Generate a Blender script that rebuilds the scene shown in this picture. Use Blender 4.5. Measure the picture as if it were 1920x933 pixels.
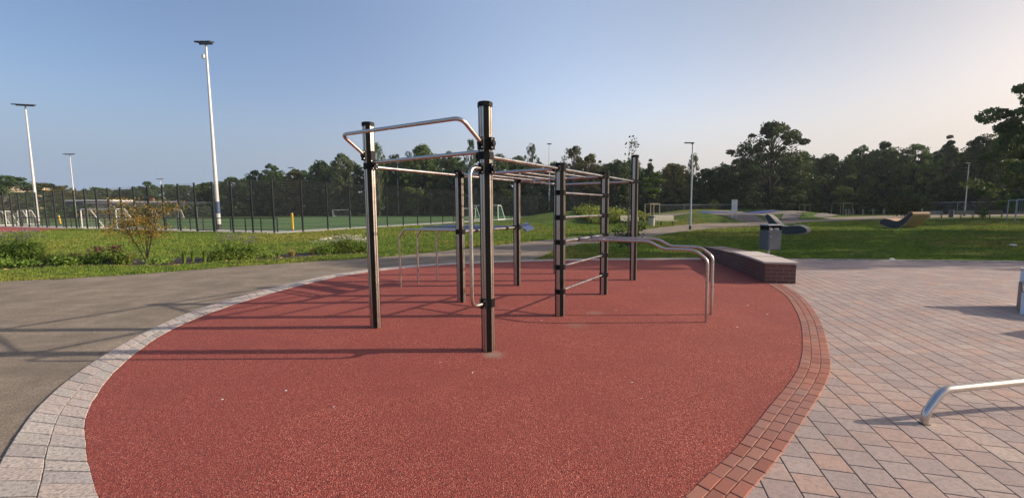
import bpy, bmesh, math, random
import numpy as np
from mathutils import Vector, Matrix
scene = bpy.context.scene
for o in list(bpy.data.objects): bpy.data.objects.remove(o)
random.seed(7); RNG = np.random.default_rng(7)

# ------------------------------------------------------------------ camera
CH = 1.65; FOC = 800.055; PITCH = .0926; ROLL = -.0086
cp, sp = math.cos(PITCH), math.sin(PITCH)
FW = np.array([0, cp, -sp]); _r = np.array([1., 0, 0]); _u = np.array([0, sp, cp])
RT = math.cos(ROLL)*_r + math.sin(ROLL)*_u; UP = -math.sin(ROLL)*_r + math.cos(ROLL)*_u
cam_d = bpy.data.cameras.new('camera'); cam = bpy.data.objects.new('camera', cam_d)
scene.collection.objects.link(cam); scene.camera = cam
cam.matrix_world = Matrix(((RT[0], UP[0], -FW[0], 0), (RT[1], UP[1], -FW[1], 0), (RT[2], UP[2], -FW[2], CH), (0, 0, 0, 1)))
cam_d.sensor_width = 36; cam_d.lens = FOC/1920*36
cam_d.clip_start = .05; cam_d.clip_end = 3000

# ------------------------------------------------------------------ light
SUN_EL = math.radians(22.5); SUN_AZ = math.radians(-0.5)      # azimuth measured from +X towards +Y
sd = Vector((math.cos(SUN_EL)*math.cos(SUN_AZ), math.cos(SUN_EL)*math.sin(SUN_AZ), math.sin(SUN_EL)))
world = bpy.data.worlds.new('World'); scene.world = world; world.use_nodes = True
wn = world.node_tree.nodes; wl = world.node_tree.links
sky = wn.new('ShaderNodeTexSky'); sky.sky_type = 'NISHITA'; sky.sun_disc = False
sky.sun_elevation = SUN_EL; sky.sun_rotation = math.pi/2 - SUN_AZ
sky.air_density = 1.0; sky.dust_density = 5.0; sky.ozone_density = 2.0; sky.altitude = 0
bg = wn['Background']; bg.inputs['Strength'].default_value = .12
# thin high haze: the sky pales towards the sun's side and deepens away from it
geo = wn.new('ShaderNodeTexCoord'); dp = wn.new('ShaderNodeVectorMath'); dp.operation = 'DOT_PRODUCT'
wl.new(geo.outputs['Generated'], dp.inputs[0]); dp.inputs[1].default_value = sd
mr = wn.new('ShaderNodeMapRange'); mr.inputs[1].default_value = -1; mr.inputs[2].default_value = 1; wl.new(dp.outputs['Value'], mr.inputs[0])
hz = wn.new('ShaderNodeValToRGB'); hz.color_ramp.interpolation = 'B_SPLINE'; els = hz.color_ramp.elements
while len(els) < 6: els.new(.5)
for e_, (p_, c_) in zip(els, ((0, (.44, .46, .49)), (.22, (.36, .38, .415)), (.42, (.56, .53, .555)), (.60, (.93, .85, .81)), (.80, (.42, .385, .36)), (1, (.20, .18, .17)))):
    e_.position = p_; e_.color = (*c_, 1)
wl.new(mr.outputs[0], hz.inputs['Fac'])
ml = wn.new('ShaderNodeVectorMath'); ml.operation = 'MULTIPLY'; wl.new(sky.outputs[0], ml.inputs[0]); wl.new(hz.outputs[0], ml.inputs[1])
sx_ = wn.new('ShaderNodeSeparateXYZ'); wl.new(geo.outputs['Generated'], sx_.inputs[0])
hv = wn.new('ShaderNodeValToRGB'); hv.color_ramp.interpolation = 'EASE'; ev = hv.color_ramp.elements
for e_, (p_, c_) in zip(ev, ((.03, (1.0, .97, .99)), (.42, (.80, .80, .80)))): e_.position = p_; e_.color = (*c_, 1)
wl.new(sx_.outputs['Z'], hv.inputs['Fac'])
ml2 = wn.new('ShaderNodeVectorMath'); ml2.operation = 'MULTIPLY'; wl.new(ml.outputs[0], ml2.inputs[0]); wl.new(hv.outputs[0], ml2.inputs[1]); ml = ml2
m2 = wn.new('ShaderNodeVectorMath'); m2.operation = 'SCALE'; m2.inputs['Scale'].default_value = 2.5; wl.new(ml.outputs[0], m2.inputs[0])
hc = wn.new('ShaderNodeValToRGB'); hc.color_ramp.interpolation = 'EASE'       # colour of the low haze, blue-grey to warm white
for e_, (p_, c_) in zip(hc.color_ramp.elements, ((.18, (.40, .495, .66)), (.80, (.76, .71, .71)))): e_.position = p_; e_.color = (*c_, 1)
wl.new(mr.outputs[0], hc.inputs['Fac'])
h5 = wn.new('ShaderNodeVectorMath'); h5.operation = 'SCALE'; h5.inputs['Scale'].default_value = 5.0; wl.new(hc.outputs[0], h5.inputs[0])
hk = wn.new('ShaderNodeMapRange'); hk.interpolation_type = 'SMOOTHSTEP'; hk.inputs[1].default_value = 0; hk.inputs[2].default_value = .26; hk.inputs[3].default_value = .92; hk.inputs[4].default_value = 0
wl.new(sx_.outputs['Z'], hk.inputs[0])
hm = wn.new('ShaderNodeMix'); hm.data_type = 'RGBA'; wl.new(hk.outputs[0], hm.inputs[0]); wl.new(m2.outputs[0], hm.inputs[6]); wl.new(h5.outputs[0], hm.inputs[7])
wl.new(hm.outputs[2], bg.inputs['Color'])
sl = bpy.data.lights.new('sun', 'SUN'); sl.energy = 3.7; sl.angle = math.radians(.6); sl.color = (1.0, .85, .68)
sun = bpy.data.objects.new('sun', sl); scene.collection.objects.link(sun)
sun.rotation_euler = (-sd).to_track_quat('-Z', 'Y').to_euler(); sun.location = (30, 0, 30)
vs = scene.view_settings; vs.view_transform = 'Standard'; vs.look = 'None'; vs.gamma = 1; vs.use_curve_mapping = False
vs.exposure = 0.72
scene.cycles.use_denoising = True
scene.cycles.max_bounces = 6; scene.cycles.transparent_max_bounces = 8

# ------------------------------------------------------------------ helpers
def ray(px, py): return FW + RT*(px-960)/FOC + UP*(466.5-py)/FOC
def G(px, py, z=0.):                       # ground point seen at a photo pixel
    d = ray(px, py); t = (z-CH)/d[2]; return np.array([0, 0, CH]) + d*t
def PR(p):
    d = np.array(p, float) - np.array([0, 0, CH]); z = d@FW
    return 960+FOC*(d@RT)/z, 466.5-FOC*(d@UP)/z
def ZAT(x, y, py):                         # height seen at row py above the ground point x, y
    lo, hi = -3, 80
    for _ in range(50):
        m = (lo+hi)/2
        if PR((x, y, m))[1] > py: lo = m
        else: hi = m
    return lo
def AT(px, dist):                          # ground point in column px at a given distance ahead
    lo = 400 + 1
    d = ray(px, 392); x = d[0]/d[1]*dist
    for _ in range(4):
        q = PR((x, dist, 0)); x += (px-q[0])/FOC*dist
    return np.array([x, dist])

def mesh_np(name, v, f, mats, parent=None, mi=None, smooth=False):
    me = bpy.data.meshes.new(name)
    v = np.asarray(v, dtype=np.float32)
    if isinstance(f, np.ndarray) and f.ndim == 2:
        n, k = f.shape
        me.vertices.add(len(v)); me.vertices.foreach_set('co', v.ravel())
        me.loops.add(n*k); me.loops.foreach_set('vertex_index', f.astype(np.int32).ravel())
        me.polygons.add(n); me.polygons.foreach_set('loop_start', np.arange(0, n*k, k, dtype=np.int32))
        me.polygons.foreach_set('loop_total', np.full(n, k, dtype=np.int32))
        me.update(calc_edges=True)
    else:
        me.from_pydata([tuple(map(float, p)) for p in v], [], [tuple(map(int, q)) for q in f]); me.update()
    if not isinstance(mats, (list, tuple)): mats = [mats]
    for m in mats: me.materials.append(m)
    if mi is not None: me.polygons.foreach_set('material_index', np.asarray(mi, dtype=np.int32))
    me.polygons.foreach_set('use_smooth', np.full(len(me.polygons), bool(smooth)))
    o = bpy.data.objects.new(name, me); scene.collection.objects.link(o)
    if parent is not None: o.parent = parent
    return o
def tag(o, label=None, cat=None, group=None, kind=None):
    if label: o['label'] = label
    if cat: o['category'] = cat
    if group: o['group'] = group
    if kind: o['kind'] = kind
    return o
def empty(name, loc=(0, 0, 0), rz=0):
    o = bpy.data.objects.new(name, None); scene.collection.objects.link(o)
    o.location = loc; o.rotation_euler = (0, 0, rz); o.empty_display_size = .3
    return o
def children(o): return [c for c in bpy.data.objects if c.parent == o]
def copy_tree(o, parent=None):
    kids = children(o)
    c = o.copy(); scene.collection.objects.link(c)
    if parent is not None: c.parent = parent
    for k in kids: copy_tree(k, c)
    return c

class MB:
    def __init__(s): s.v = []; s.f = []; s.m = []
    def add(s, v, f, mi=0):
        n = len(s.v); s.v += [tuple(map(float, p)) for p in v]; s.f += [tuple(i+n for i in q) for q in f]; s.m += [mi]*len(f); return s
    def box(s, c, size, rz=0, rx=0, ry=0, mi=0, taper=1.):
        hx, hy, hz = size[0]/2, size[1]/2, size[2]/2
        M = Matrix.Translation(Vector(c)) @ Matrix.Rotation(rz, 4, 'Z') @ Matrix.Rotation(ry, 4, 'Y') @ Matrix.Rotation(rx, 4, 'X')
        pts = []
        for z in (-hz, hz):
            t = taper if z > 0 else 1
            for x, y in ((-hx, -hy), (hx, -hy), (hx, hy), (-hx, hy)): pts.append(M @ Vector((x*t, y*t, z)))
        return s.add(pts, [(3, 2, 1, 0), (4, 5, 6, 7), (0, 1, 5, 4), (1, 2, 6, 5), (2, 3, 7, 6), (3, 0, 4, 7)], mi)
    def beam(s, a, b, w, h, mi=0, up=(0, 0, 1)):
        a = Vector(a); b = Vector(b); d = (b-a).normalized(); u0 = Vector(up)
        if abs(d.dot(u0)) > .98: u0 = Vector((1, 0, 0))
        x = d.cross(u0).normalized(); y = x.cross(d).normalized()
        pts = [p + x*sx*w/2 + y*sy*h/2 for p in (a, b) for sx, sy in ((-1, -1), (1, -1), (1, 1), (-1, 1))]
        return s.add(pts, [(3, 2, 1, 0), (4, 5, 6, 7), (0, 1, 5, 4), (1, 2, 6, 5), (2, 3, 7, 6), (3, 0, 4, 7)], mi)
    def tube(s, pts, r, seg=10, bend=0., r2=None, mi=0, cap=True):
        P = [Vector(p) for p in pts]
        if bend > 0:
            Q = [P[0]]
            for i in range(1, len(P)-1):
                a, b, c = P[i-1], P[i], P[i+1]
                d1 = (a-b); d2 = (c-b); L = min(bend, d1.length*.48, d2.length*.48)
                p1 = b + d1.normalized()*L; p2 = b + d2.normalized()*L
                for k in range(7):
                    t = k/6; Q.append((1-t)**2*p1 + 2*t*(1-t)*b + t*t*p2)
            Q.append(P[-1]); P = Q
        n = len(P); fr = []
        t0 = (P[1]-P[0]).normalized(); u = t0.orthogonal().normalized()
        for i in range(n):
            t = (P[min(i+1, n-1)]-P[max(i-1, 0)]).normalized()
            u = (u - t*u.dot(t)).normalized(); fr.append((P[i], u.copy(), t.cross(u)))
        v = []
        for i, (p, a, b) in enumerate(fr):
            rr = r if r2 is None else r + (r2-r)*i/(n-1)
            for k in range(seg):
                an = 2*math.pi*k/seg; v.append(p + a*math.cos(an)*rr + b*math.sin(an)*rr)
        f = [(i*seg+k, i*seg+(k+1) % seg, (i+1)*seg+(k+1) % seg, (i+1)*seg+k) for i in range(n-1) for k in range(seg)]
        if cap: f += [tuple(range(seg))[::-1], tuple(range((n-1)*seg, n*seg))]
        return s.add(v, f, mi)
    def prism(s, poly, z0, z1, mi=0):
        n = len(poly)
        v = [(x, y, z0) for x, y in poly] + [(x, y, z1) for x, y in poly]
        f = [tuple(range(n))[::-1], tuple(range(n, 2*n))] + [(i, (i+1) % n, n+(i+1) % n, n+i) for i in range(n)]
        return s.add(v, f, mi)
    def build(s, name, mats, parent=None, smooth=False, bevel=0., auto=None):
        o = mesh_np(name, s.v, s.f, mats, parent, s.m, smooth)
        if auto is not None:
            o.data.polygons.foreach_set('use_smooth', np.ones(len(o.data.polygons), dtype=bool))
            o.data.set_sharp_from_angle(angle=math.radians(auto))
        if bevel > 0:
            b = o.modifiers.new('bevel', 'BEVEL'); b.width = bevel; b.segments = 2; b.limit_method = 'ANGLE'
        return o

def catmull(P, n=8, closed=False):
    P = [np.array(p, float) for p in P]; m = len(P); out = []
    for i in range(m if closed else m-1):
        if closed: a, b, c, d = P[i-1], P[i], P[(i+1) % m], P[(i+2) % m]
        else: a, b, c, d = P[max(i-1, 0)], P[i], P[i+1], P[min(i+2, m-1)]
        for k in range(n):
            t = k/n
            out.append(.5*((2*b)+(-a+c)*t+(2*a-5*b+4*c-d)*t*t+(-a+3*b-3*c+d)*t**3))
    if not closed: out.append(P[-1])
    return np.array(out)
def resample(P, n):
    P = np.asarray(P); d = np.r_[0, np.cumsum(np.linalg.norm(np.diff(P, axis=0), axis=1))]
    t = np.linspace(0, d[-1], n); return np.stack([np.interp(t, d, P[:, k]) for k in range(P.shape[1])], 1)
def plen(P): return np.linalg.norm(np.diff(P, axis=0), axis=1).sum()

# ------------------------------------------------------------------ materials
class NT:
    def __init__(s, name):
        s.m = bpy.data.materials.new(name); s.m.use_nodes = True; s.t = s.m.node_tree; s.b = s.t.nodes['Principled BSDF']
        s.out = s.t.nodes['Material Output']
    def n(s, t, **k):
        o = s.t.nodes.new(t)
        for a, b in k.items():
            if a in [i.name for i in o.inputs]: o.inputs[a].default_value = b
            else: setattr(o, a, b)
        return o
    def l(s, a, b): s.t.links.new(a, b)
    def coord(s, obj=True):
        c = s.n('ShaderNodeTexCoord'); return c.outputs['Object']
    def noise(s, vec, scale, detail=4, rough=.55, dist=0):
        n = s.n('ShaderNodeTexNoise'); n.inputs['Scale'].default_value = scale; n.inputs['Detail'].default_value = detail
        n.inputs['Roughness'].default_value = rough; n.inputs['Distortion'].default_value = dist
        if vec is not None: s.l(vec, n.inputs['Vector'])
        return n.outputs['Fac']
    def ramp(s, fac, stops, interp='LINEAR'):
        r = s.n('ShaderNodeValToRGB'); r.color_ramp.interpolation = interp
        e = r.color_ramp.elements
        while len(e) < len(stops): e.new(.5)
        for x, (p, c) in zip(e, stops):
            x.position = p; x.color = (c, c, c, 1) if not hasattr(c, '__len__') else tuple(c)+(1,)
        s.l(fac, r.inputs['Fac']); return r.outputs['Color']
    def mix(s, fac, a, b, mode='MIX'):
        m = s.n('ShaderNodeMix'); m.data_type = 'RGBA'; m.blend_type = mode
        for v, i in ((fac, 0), (a, 6), (b, 7)):
            if hasattr(v, 'links'): s.l(v, m.inputs[i])
            else: m.inputs[i].default_value = v if i == 0 else tuple(v)+(1,)
        return m.outputs[2]
    def bump(s, h, strength=.5, dist=.01):
        b = s.n('ShaderNodeBump'); b.inputs['Strength'].default_value = strength; b.inputs['Distance'].default_value = dist
        s.l(h, b.inputs['Height']); s.l(b.outputs['Normal'], s.b.inputs['Normal'])
    def col(s, c):
        if hasattr(c, 'links'): s.l(c, s.b.inputs['Base Color'])
        else: s.b.inputs['Base Color'].default_value = tuple(c)+(1,)
    def rand(s): return s.n('ShaderNodeNewGeometry').outputs['Random Per Island']
    def set(s, rough=.7, metal=0, spec=.5):
        s.b.inputs['Roughness'].default_value = rough; s.b.inputs['Metallic'].default_value = metal
        s.b.inputs['Specular IOR Level'].default_value = spec; return s
def paint(name, c, rough=.5, metal=0, var=.12, scale=8, spec=.5):
    t = NT(name); v = t.coord(); n = t.noise(v, scale, 5)
    d = tuple(x*(1-var*2) for x in c); t.col(t.mix(n, d, c)); t.set(rough, metal, spec)
    t.l(t.ramp(t.noise(v, scale*3, 3), [(.3, max(rough-.08, .05)), (.7, min(rough+.1, 1))]), t.b.inputs['Roughness'])
    return t.m
M = {}
def m_grass():
    t = NT('lawn'); v = t.coord()
    big = t.noise(v, .09, 3, .6); mid = t.noise(v, .7, 5, .65); fine = t.noise(v, 9, 6, .7); vf = t.noise(v, 55, 3, .7)
    c = t.mix(t.ramp(mid, [(.35, 0), (.65, 1)]), (.100, .180, .026), (.180, .26, .045))
    c = t.mix(t.ramp(big, [(.5, 0), (.66, .85)]), c, (.33, .30, .06))
    c = t.mix(t.ramp(t.noise(v, .28, 4, .6, .6), [(.60, 0), (.74, .6)]), c, (.27, .22, .085))
    c = t.mix(t.ramp(fine, [(.38, .75), (.6, 0)]), c, (.042, .075, .014))
    c = t.mix(t.ramp(t.noise(v, 2.4, 5, .7, .4), [(.36, .6), (.58, 0)]), c, (.035, .070, .018))
    c = t.mix(t.ramp(vf, [(.4, .5), (.62, 0)]), c, (.03, .052, .011))
    t.col(c); t.set(.9, 0, .15)
    add = t.n('ShaderNodeMath', operation='ADD'); t.l(fine, add.inputs[0]); t.l(vf, add.inputs[1]); t.bump(add.outputs[0], 1, .09)
    return t.m
def m_blade(name, c1, c2, c3):
    t = NT(name); r = t.rand(); v = t.coord()
    c = t.mix(r, c1, c2); c = t.mix(t.ramp(t.noise(v, .09, 3, .6), [(.46, 0), (.62, .8)]), c, c3)
    c = t.mix(t.ramp(t.noise(v, 2.4, 5, .7, .4), [(.36, .75), (.58, 0)]), c, (.035, .075, .022)); c = t.mix(t.ramp(t.noise(v, .45, 4, .6, .4), [(.56, 0), (.70, .55)]), c, (.30, .25, .08))
    t.col(c); t.set(.75, 0, .2)
    tr = t.n('ShaderNodeBsdfTranslucent'); t.l(c, tr.inputs['Color']); mx = t.n('ShaderNodeMixShader'); mx.inputs[0].default_value = .3
    t.l(t.b.outputs[0], mx.inputs[1]); t.l(tr.outputs[0], mx.inputs[2]); t.l(mx.outputs[0], t.out.inputs['Surface'])
    return t.m
def m_leaf(name, c1, c2, tl=.28, spec=.25, sc=4.5):
    t = NT(name); r = t.rand(); v = t.coord()
    oi = t.n('ShaderNodeObjectInfo')
    c = t.mix(r, c1, c2); n1 = t.noise(v, sc, 4, .6); c = t.mix(t.ramp(n1, [(.45, 0), (.62, .75)]), c, tuple(x*1.5 for x in c2)); c = t.mix(t.ramp(n1, [(.34, .6), (.48, 0)]), c, tuple(x*.6 for x in c1))  # crown-scale noise puts sunlit and shaded leaf masses into the colour
    hs = t.n('ShaderNodeHueSaturation'); t.l(c, hs.inputs['Color'])
    t.l(t.ramp(oi.outputs['Random'], [(0, .475), (1, .51)]), hs.inputs['Hue']); t.l(t.ramp(oi.outputs['Random'], [(0, .75), (.5, 1.2), (1, .85)]), hs.inputs['Value'])
    c = hs.outputs['Color']
    t.col(c); t.set(.6, 0, spec)
    tr = t.n('ShaderNodeBsdfTranslucent'); t.l(c, tr.inputs['Color']); mx = t.n('ShaderNodeMixShader'); mx.inputs[0].default_value = tl
    t.l(t.b.outputs[0], mx.inputs[1]); t.l(tr.outputs[0], mx.inputs[2]); t.l(mx.outputs[0], t.out.inputs['Surface'])
    return t.m
def m_red():
    t = NT('red_rubber'); v = t.coord()
    g = t.n('ShaderNodeTexVoronoi'); g.inputs['Scale'].default_value = 150; t.l(v, g.inputs['Vector'])
    sep = t.n('ShaderNodeSeparateColor'); t.l(g.outputs['Color'], sep.inputs[0])
    c = t.ramp(sep.outputs[0], [(0, (.05, .020, .018)), (.16, (.20, .040, .032)), (.55, (.39, .072, .052)), (.84, (.52, .125, .085)), (.96, (.62, .27, .20))])
    n2 = t.noise(v, 60, 5, .75)
    c = t.mix(t.ramp(n2, [(.38, .75), (.56, 0)]), c, (.10, .030, .027))
    c = t.mix(t.ramp(t.noise(v, 1.1, 5, .6), [(.35, .55), (.65, 0)]), c, (.23, .055, .045))
    c = t.mix(t.ramp(t.noise(v, .5, 4, .6, .4), [(.55, 0), (.75, .35)]), c, (.40, .12, .085))
    # dusty patch worn round the foot of the front post, and a faint one further back
    for (x, y, r, k) in ((-.22, 4.70, .22, .6), (.9, 5.9, .3, .2), (1.3, 6.6, .25, .3)):
        m = t.n('ShaderNodeVectorMath', operation='DISTANCE'); t.l(v, m.inputs[0]); m.inputs[1].default_value = (x, y, 0)
        a = t.n('ShaderNodeMath', operation='ADD'); t.l(m.outputs['Value'], a.inputs[0])
        nn = t.n('ShaderNodeMath', operation='MULTIPLY'); t.l(t.noise(v, 12, 5, .7), nn.inputs[0]); nn.inputs[1].default_value = r*.9
        t.l(nn.outputs[0], a.inputs[1]); c = t.mix(t.ramp(a.outputs[0], [(r*.55, k), (r*1.2, 0)]), c, (.30, .27, .22))
    t.col(c); t.set(.85, 0, .3); t.bump(g.outputs['Distance'], .9, .006)
    return t.m
def m_gravel():
    t = NT('fine_gravel'); v = t.coord()
    a = t.noise(v, 70, 6, .75); b = t.noise(v, 1.3, 6, .6, .3); d = t.noise(v, 6, 5, .65)
    c = t.mix(t.ramp(b, [(.35, 0), (.65, 1)]), (.25, .205, .155), (.44, .365, .285))
    c = t.mix(t.ramp(a, [(.38, .8), (.58, 0)]), c, (.11, .09, .07))
    mp = t.n('ShaderNodeMapping'); mp.inputs['Scale'].default_value = (.6, 2.6, 1); mp.inputs['Rotation'].default_value = (0, 0, .25); t.l(v, mp.inputs['Vector'])
    c = t.mix(t.ramp(t.noise(mp.outputs[0], 1.6, 7, .7, .5), [(.38, .5), (.6, 0)]), c, (.17, .145, .115))
    c = t.mix(t.ramp(a, [(.58, 0), (.68, .7)]), c, (.46, .41, .35))
    c = t.mix(t.ramp(d, [(.35, .45), (.6, 0)]), c, (.19, .155, .12))
    vo = t.n('ShaderNodeTexVoronoi'); vo.inputs['Scale'].default_value = 2.2; t.l(v, vo.inputs['Vector'])
    c = t.mix(t.ramp(vo.outputs['Distance'], [(.02, .8), (.05, 0)]), c, (.07, .055, .04))
    t.col(c); t.set(.93, 0, .2)
    ad = t.n('ShaderNodeMath', operation='ADD'); t.l(a, ad.inputs[0]); t.l(d, ad.inputs[1]); t.bump(ad.outputs[0], 1.0, .014); return t.m
def m_paver(name, stops, speck=.5, rough=.75, s1=6):
    t = NT(name); v = t.coord(); r = t.rand()
    c = t.ramp(r, stops)
    c2 = t.mix(t.ramp(t.noise(v, s1, 5, .65, .4), [(.35, 0), (.7, .45)]), c, tuple(stops[len(stops)//2][1]))
    c2 = t.mix(t.ramp(t.noise(v, 45, 6, .75), [(.34, speck), (.56, 0)]), c2, (.13, .105, .09))
    c2 = t.mix(t.ramp(t.noise(v, 1.1, 4, .6), [(.4, .22), (.62, 0)]), c2, (.17, .15, .15))
    t.col(c2); t.set(rough, 0, .4); t.bump(t.noise(v, 60, 5, .7), .5, .004); return t.m
def m_metal(name, c, rough, brushed=(3, 3, 120)):
    t = NT(name); v = t.coord(); mp = t.n('ShaderNodeMapping'); mp.inputs['Scale'].default_value = brushed; t.l(v, mp.inputs['Vector'])
    n = t.noise(mp.outputs[0], 1, 4); n2 = t.noise(v, 7, 5, .7)
    t.col(t.mix(t.ramp(n2, [(.35, .16), (.7, 0)]), c, tuple(x*.6 for x in c))); t.set(rough, 1)
    ad = t.n('ShaderNodeMath', operation='ADD'); t.l(t.ramp(n, [(.3, rough-.07), (.7, rough+.07)]), ad.inputs[0]); t.l(t.ramp(n2, [(.4, 0), (.7, .05)]), ad.inputs[1])
    t.l(ad.outputs[0], t.b.inputs['Roughness']); return t.m
def m_wood(name, c1, c2):
    t = NT(name); v = t.coord(); mp = t.n('ShaderNodeMapping'); mp.inputs['Scale'].default_value = (2, 26, 26); t.l(v, mp.inputs['Vector'])
    r = t.rand(); c = t.mix(t.noise(mp.outputs[0], 1, 5, .6), c1, c2); c = t.mix(t.ramp(r, [(0, .35), (1, 0)]), c, tuple(x*.6 for x in c1))
    t.col(c); t.set(.7, 0, .3); return t.m
M['grass'] = m_grass()
M['blade'] = m_blade('grass_blade', (.14, .225, .03), (.25, .33, .055), (.36, .33, .075))
M['red'] = m_red(); M['gravel'] = m_gravel()
M['slab'] = m_paver('plaza_slab', [(0, (.33, .255, .235)), (.18, (.46, .325, .27)), (.36, (.46, .355, .30)), (.52, (.37, .295, .275)), (.68, (.50, .32, .245)), (.84, (.43, .34, .305)), (1, (.52, .405, .335))], .5, .72, 9)
M['pale'] = m_paver('pale_kerb_stone', [(0, (.46, .41, .36)), (.2, (.62, .55, .47)), (.4, (.66, .58, .49)), (.5, (.50, .46, .43)), (.62, (.64, .53, .45)), (.8, (.64, .50, .42)), (1, (.72, .65, .55))], .9, .8, 14)
M['clinker'] = m_paver('red_clinker', [(0, (.26, .085, .055)), (.3, (.36, .115, .072)), (.6, (.30, .12, .085)), (.8, (.40, .15, .095)), (1, (.30, .17, .13))], .3)
M['wallbrick'] = m_paver('dark_clinker', [(0, (.075, .022, .018)), (.3, (.125, .030, .022)), (.6, (.09, .032, .028)), (.85, (.16, .042, .028)), (1, (.06, .03, .03))], .3, .55)
M['mortar'] = paint('mortar', (.30, .27, .24), .9, 0, .2, 30)
M['joint'] = paint('dark_joint', (.045, .04, .036), .95, 0, .3, 20)
M['cap'] = m_paver('cap_slab', [(0, (.60, .52, .46)), (.5, (.64, .56, .49)), (1, (.68, .60, .53))], .25, .7, 3)
M['cap2'] = m_paver('brown_cap', [(0, (.20, .14, .11)), (.5, (.25, .18, .15)), (1, (.22, .16, .13))], .4, .7, 3)
M['steel'] = m_metal('stainless_steel', (.58, .545, .51), .27, (4, 4, 4))
M['alu'] = m_metal('aluminium_profile', (.56, .51, .455), .30, (50, 50, 1.2))
M['black'] = paint('black_plastic', (.006, .006, .007), .5, 0, .2, 20, .18)
M['bolt'] = m_metal('bolt', (.7, .7, .7), .3)
M['galv'] = m_metal('galvanised_steel', (.62, .64, .66), .45)
M['mast'] = paint('mast_paint', (.62, .62, .62), .5, .2, .1, 2)
M['lamp'] = paint('lamp_grey', (.42, .46, .50), .45, .3, .1, 4)
M['dark_lamp'] = paint('luminaire_grey', (.05, .052, .058), .45, .2, .15, 8)
M['fence'] = paint('anthracite_fence', (.018, .024, .024), .5, 0, .2, 4)
M['greenfence'] = paint('moss_fence', (.018, .045, .034), .5, 0, .2, 4)
M['wire'] = paint('fence_wire', (.026, .032, .032), .45, .3, .2, 4)
M['turf'] = None
def m_turf():
    t = NT('artificial_turf'); v = t.coord(); c = t.mix(t.noise(v, .12, 4), (.075, .150, .042), (.105, .195, .055))
    c = t.mix(t.ramp(t.noise(v, 30, 4, .7), [(.4, .4), (.6, 0)]), c, (.02, .06, .018)); t.col(c); t.set(.85, 0, .2); return t.m
M['turf'] = m_turf()
M['white'] = paint('white_paint', (.80, .80, .78), .5, 0, .06, 6)
M['line'] = paint('line_white', (.72, .74, .70), .8, 0, .12, 3)
M['yellow'] = paint('yellow_paint', (.80, .50, .03), .5, 0, .08, 4)
M['yline'] = paint('line_yellow', (.50, .46, .12), .8, 0, .15, 3)
M['track'] = paint('running_track', (.42, .095, .058), .85, 0, .12, 3)
M['concrete'] = paint('concrete', (.48, .45, .41), .85, 0, .15, 3)
M['soil'] = paint('soil', (.060, .038, .026), .95, 0, .45, 9)
M['binplast'] = paint('bin_grey', (.13, .145, .165), .45, .2, .12, 5)
M['lounge_side'] = paint('lounger_side', (.045, .052, .062), .6, 0, .15, 6)
M['lounge_wood'] = m_wood('lounger_slat', (.58, .36, .20), (.68, .48, .30))
M['lounge_pale'] = m_wood('lounger_pale_slat', (.44, .40, .34), (.55, .50, .43))
M['bench_wood'] = m_wood('bench_slat', (.30, .29, .23), (.40, .39, .31))
M['stake'] = m_wood('round_stake', (.34, .26, .17), (.46, .37, .26))
M['bark'] = paint('bark', (.045, .036, .026), .9, 0, .35, 6)
M['barkpale'] = paint('pale_bark', (.20, .18, .15), .85, 0, .35, 12)
M['litter'] = paint('crumpled_paper', (.78, .78, .76), .8, 0, .1, 12)
M['deadleaf'] = m_leaf('dead_leaf', (.30, .17, .07), (.42, .28, .12), .2)
M['blueboard'] = paint('blue_board', (.06, .09, .19), .5, 0, .1, 6)
M['blue'] = paint('blue_track', (.035, .085, .30), .7, 0, .2, 1)
M['asphalt'] = paint('pump_asphalt', (.20, .17, .155), .9, 0, .2, 3)
M['net'] = paint('net_cord', (.50, .52, .50), .8, 0, .1, 6)
M['netgreen'] = paint('green_net_cord', (.03, .22, .13), .8, 0, .1, 6)
M['house_wall'] = paint('cream_wall', (.62, .48, .30), .85, 0, .1, 1)
M['house_roof'] = paint('brick_roof', (.26, .12, .075), .85, 0, .2, 2)
M['house_blue'] = paint('blue_cladding', (.05, .07, .16), .6, 0, .1, 2)
M['house_pink'] = paint('pink_wall', (.50, .25, .20), .8, 0, .1, 2)
M['house_grey'] = paint('grey_roof', (.42, .38, .36), .8, 0, .15, 1)
M['glass'] = paint('window_glass', (.03, .04, .05), .1, 0, .1, 1)
M['furn'] = paint('white_coat_shade_blue', (.62, .70, .80), .45, 0, .05, 5)  # white panels, the blue cast of their shade put into the colour

# ------------------------------------------------------------------ ground
def sheet(name, poly, z, mat):
    poly = [tuple(p[:2]) for p in poly]
    bm = bmesh.new(); vs_ = [bm.verts.new((x, y, z)) for x, y in poly]; f = bm.faces.new(vs_)
    if f.normal.z < 0: f.normal_flip()
    bmesh.ops.recalc_face_normals(bm, faces=bm.faces)
    bmesh.ops.triangulate(bm, faces=bm.faces)
    me = bpy.data.meshes.new(name); bm.to_mesh(me); bm.free()
    for p in me.polygons:
        if p.normal.z < 0: p.flip()
    me.materials.append(mat); o = bpy.data.objects.new(name, me); scene.collection.objects.link(o)
    return tag(o, kind='structure')
MOUNDS = [(8.8, 58, 7.0, 7, 1.36), (13.5, 50, 5, 6, .75), (21.5, 49.5, 3.6, 3.2, 1.05), (29.5, 56, 4.5, 3.0, .85), (38, 59, 3.6, 3, .75),
          (30, 72, 13, 4.5, .95), (46, 74, 8, 5, 1.0), (50, 90, 12, 5, 1.3), (37, 84, 9, 4, 1.35), (17, 74, 7, 4, .8)]
def hf(x, y):
    x = np.asarray(x, float); y = np.asarray(y, float); z = np.zeros_like(x)
    for cx, cy, sx, sy, h in MOUNDS:
        r = ((x-cx)/(sx*1.35))**2 + ((y-cy)/(sy*1.35))**2
        z = np.maximum(z, h*np.clip(1-r, 0, 1)**1.1)
    return z
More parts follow.
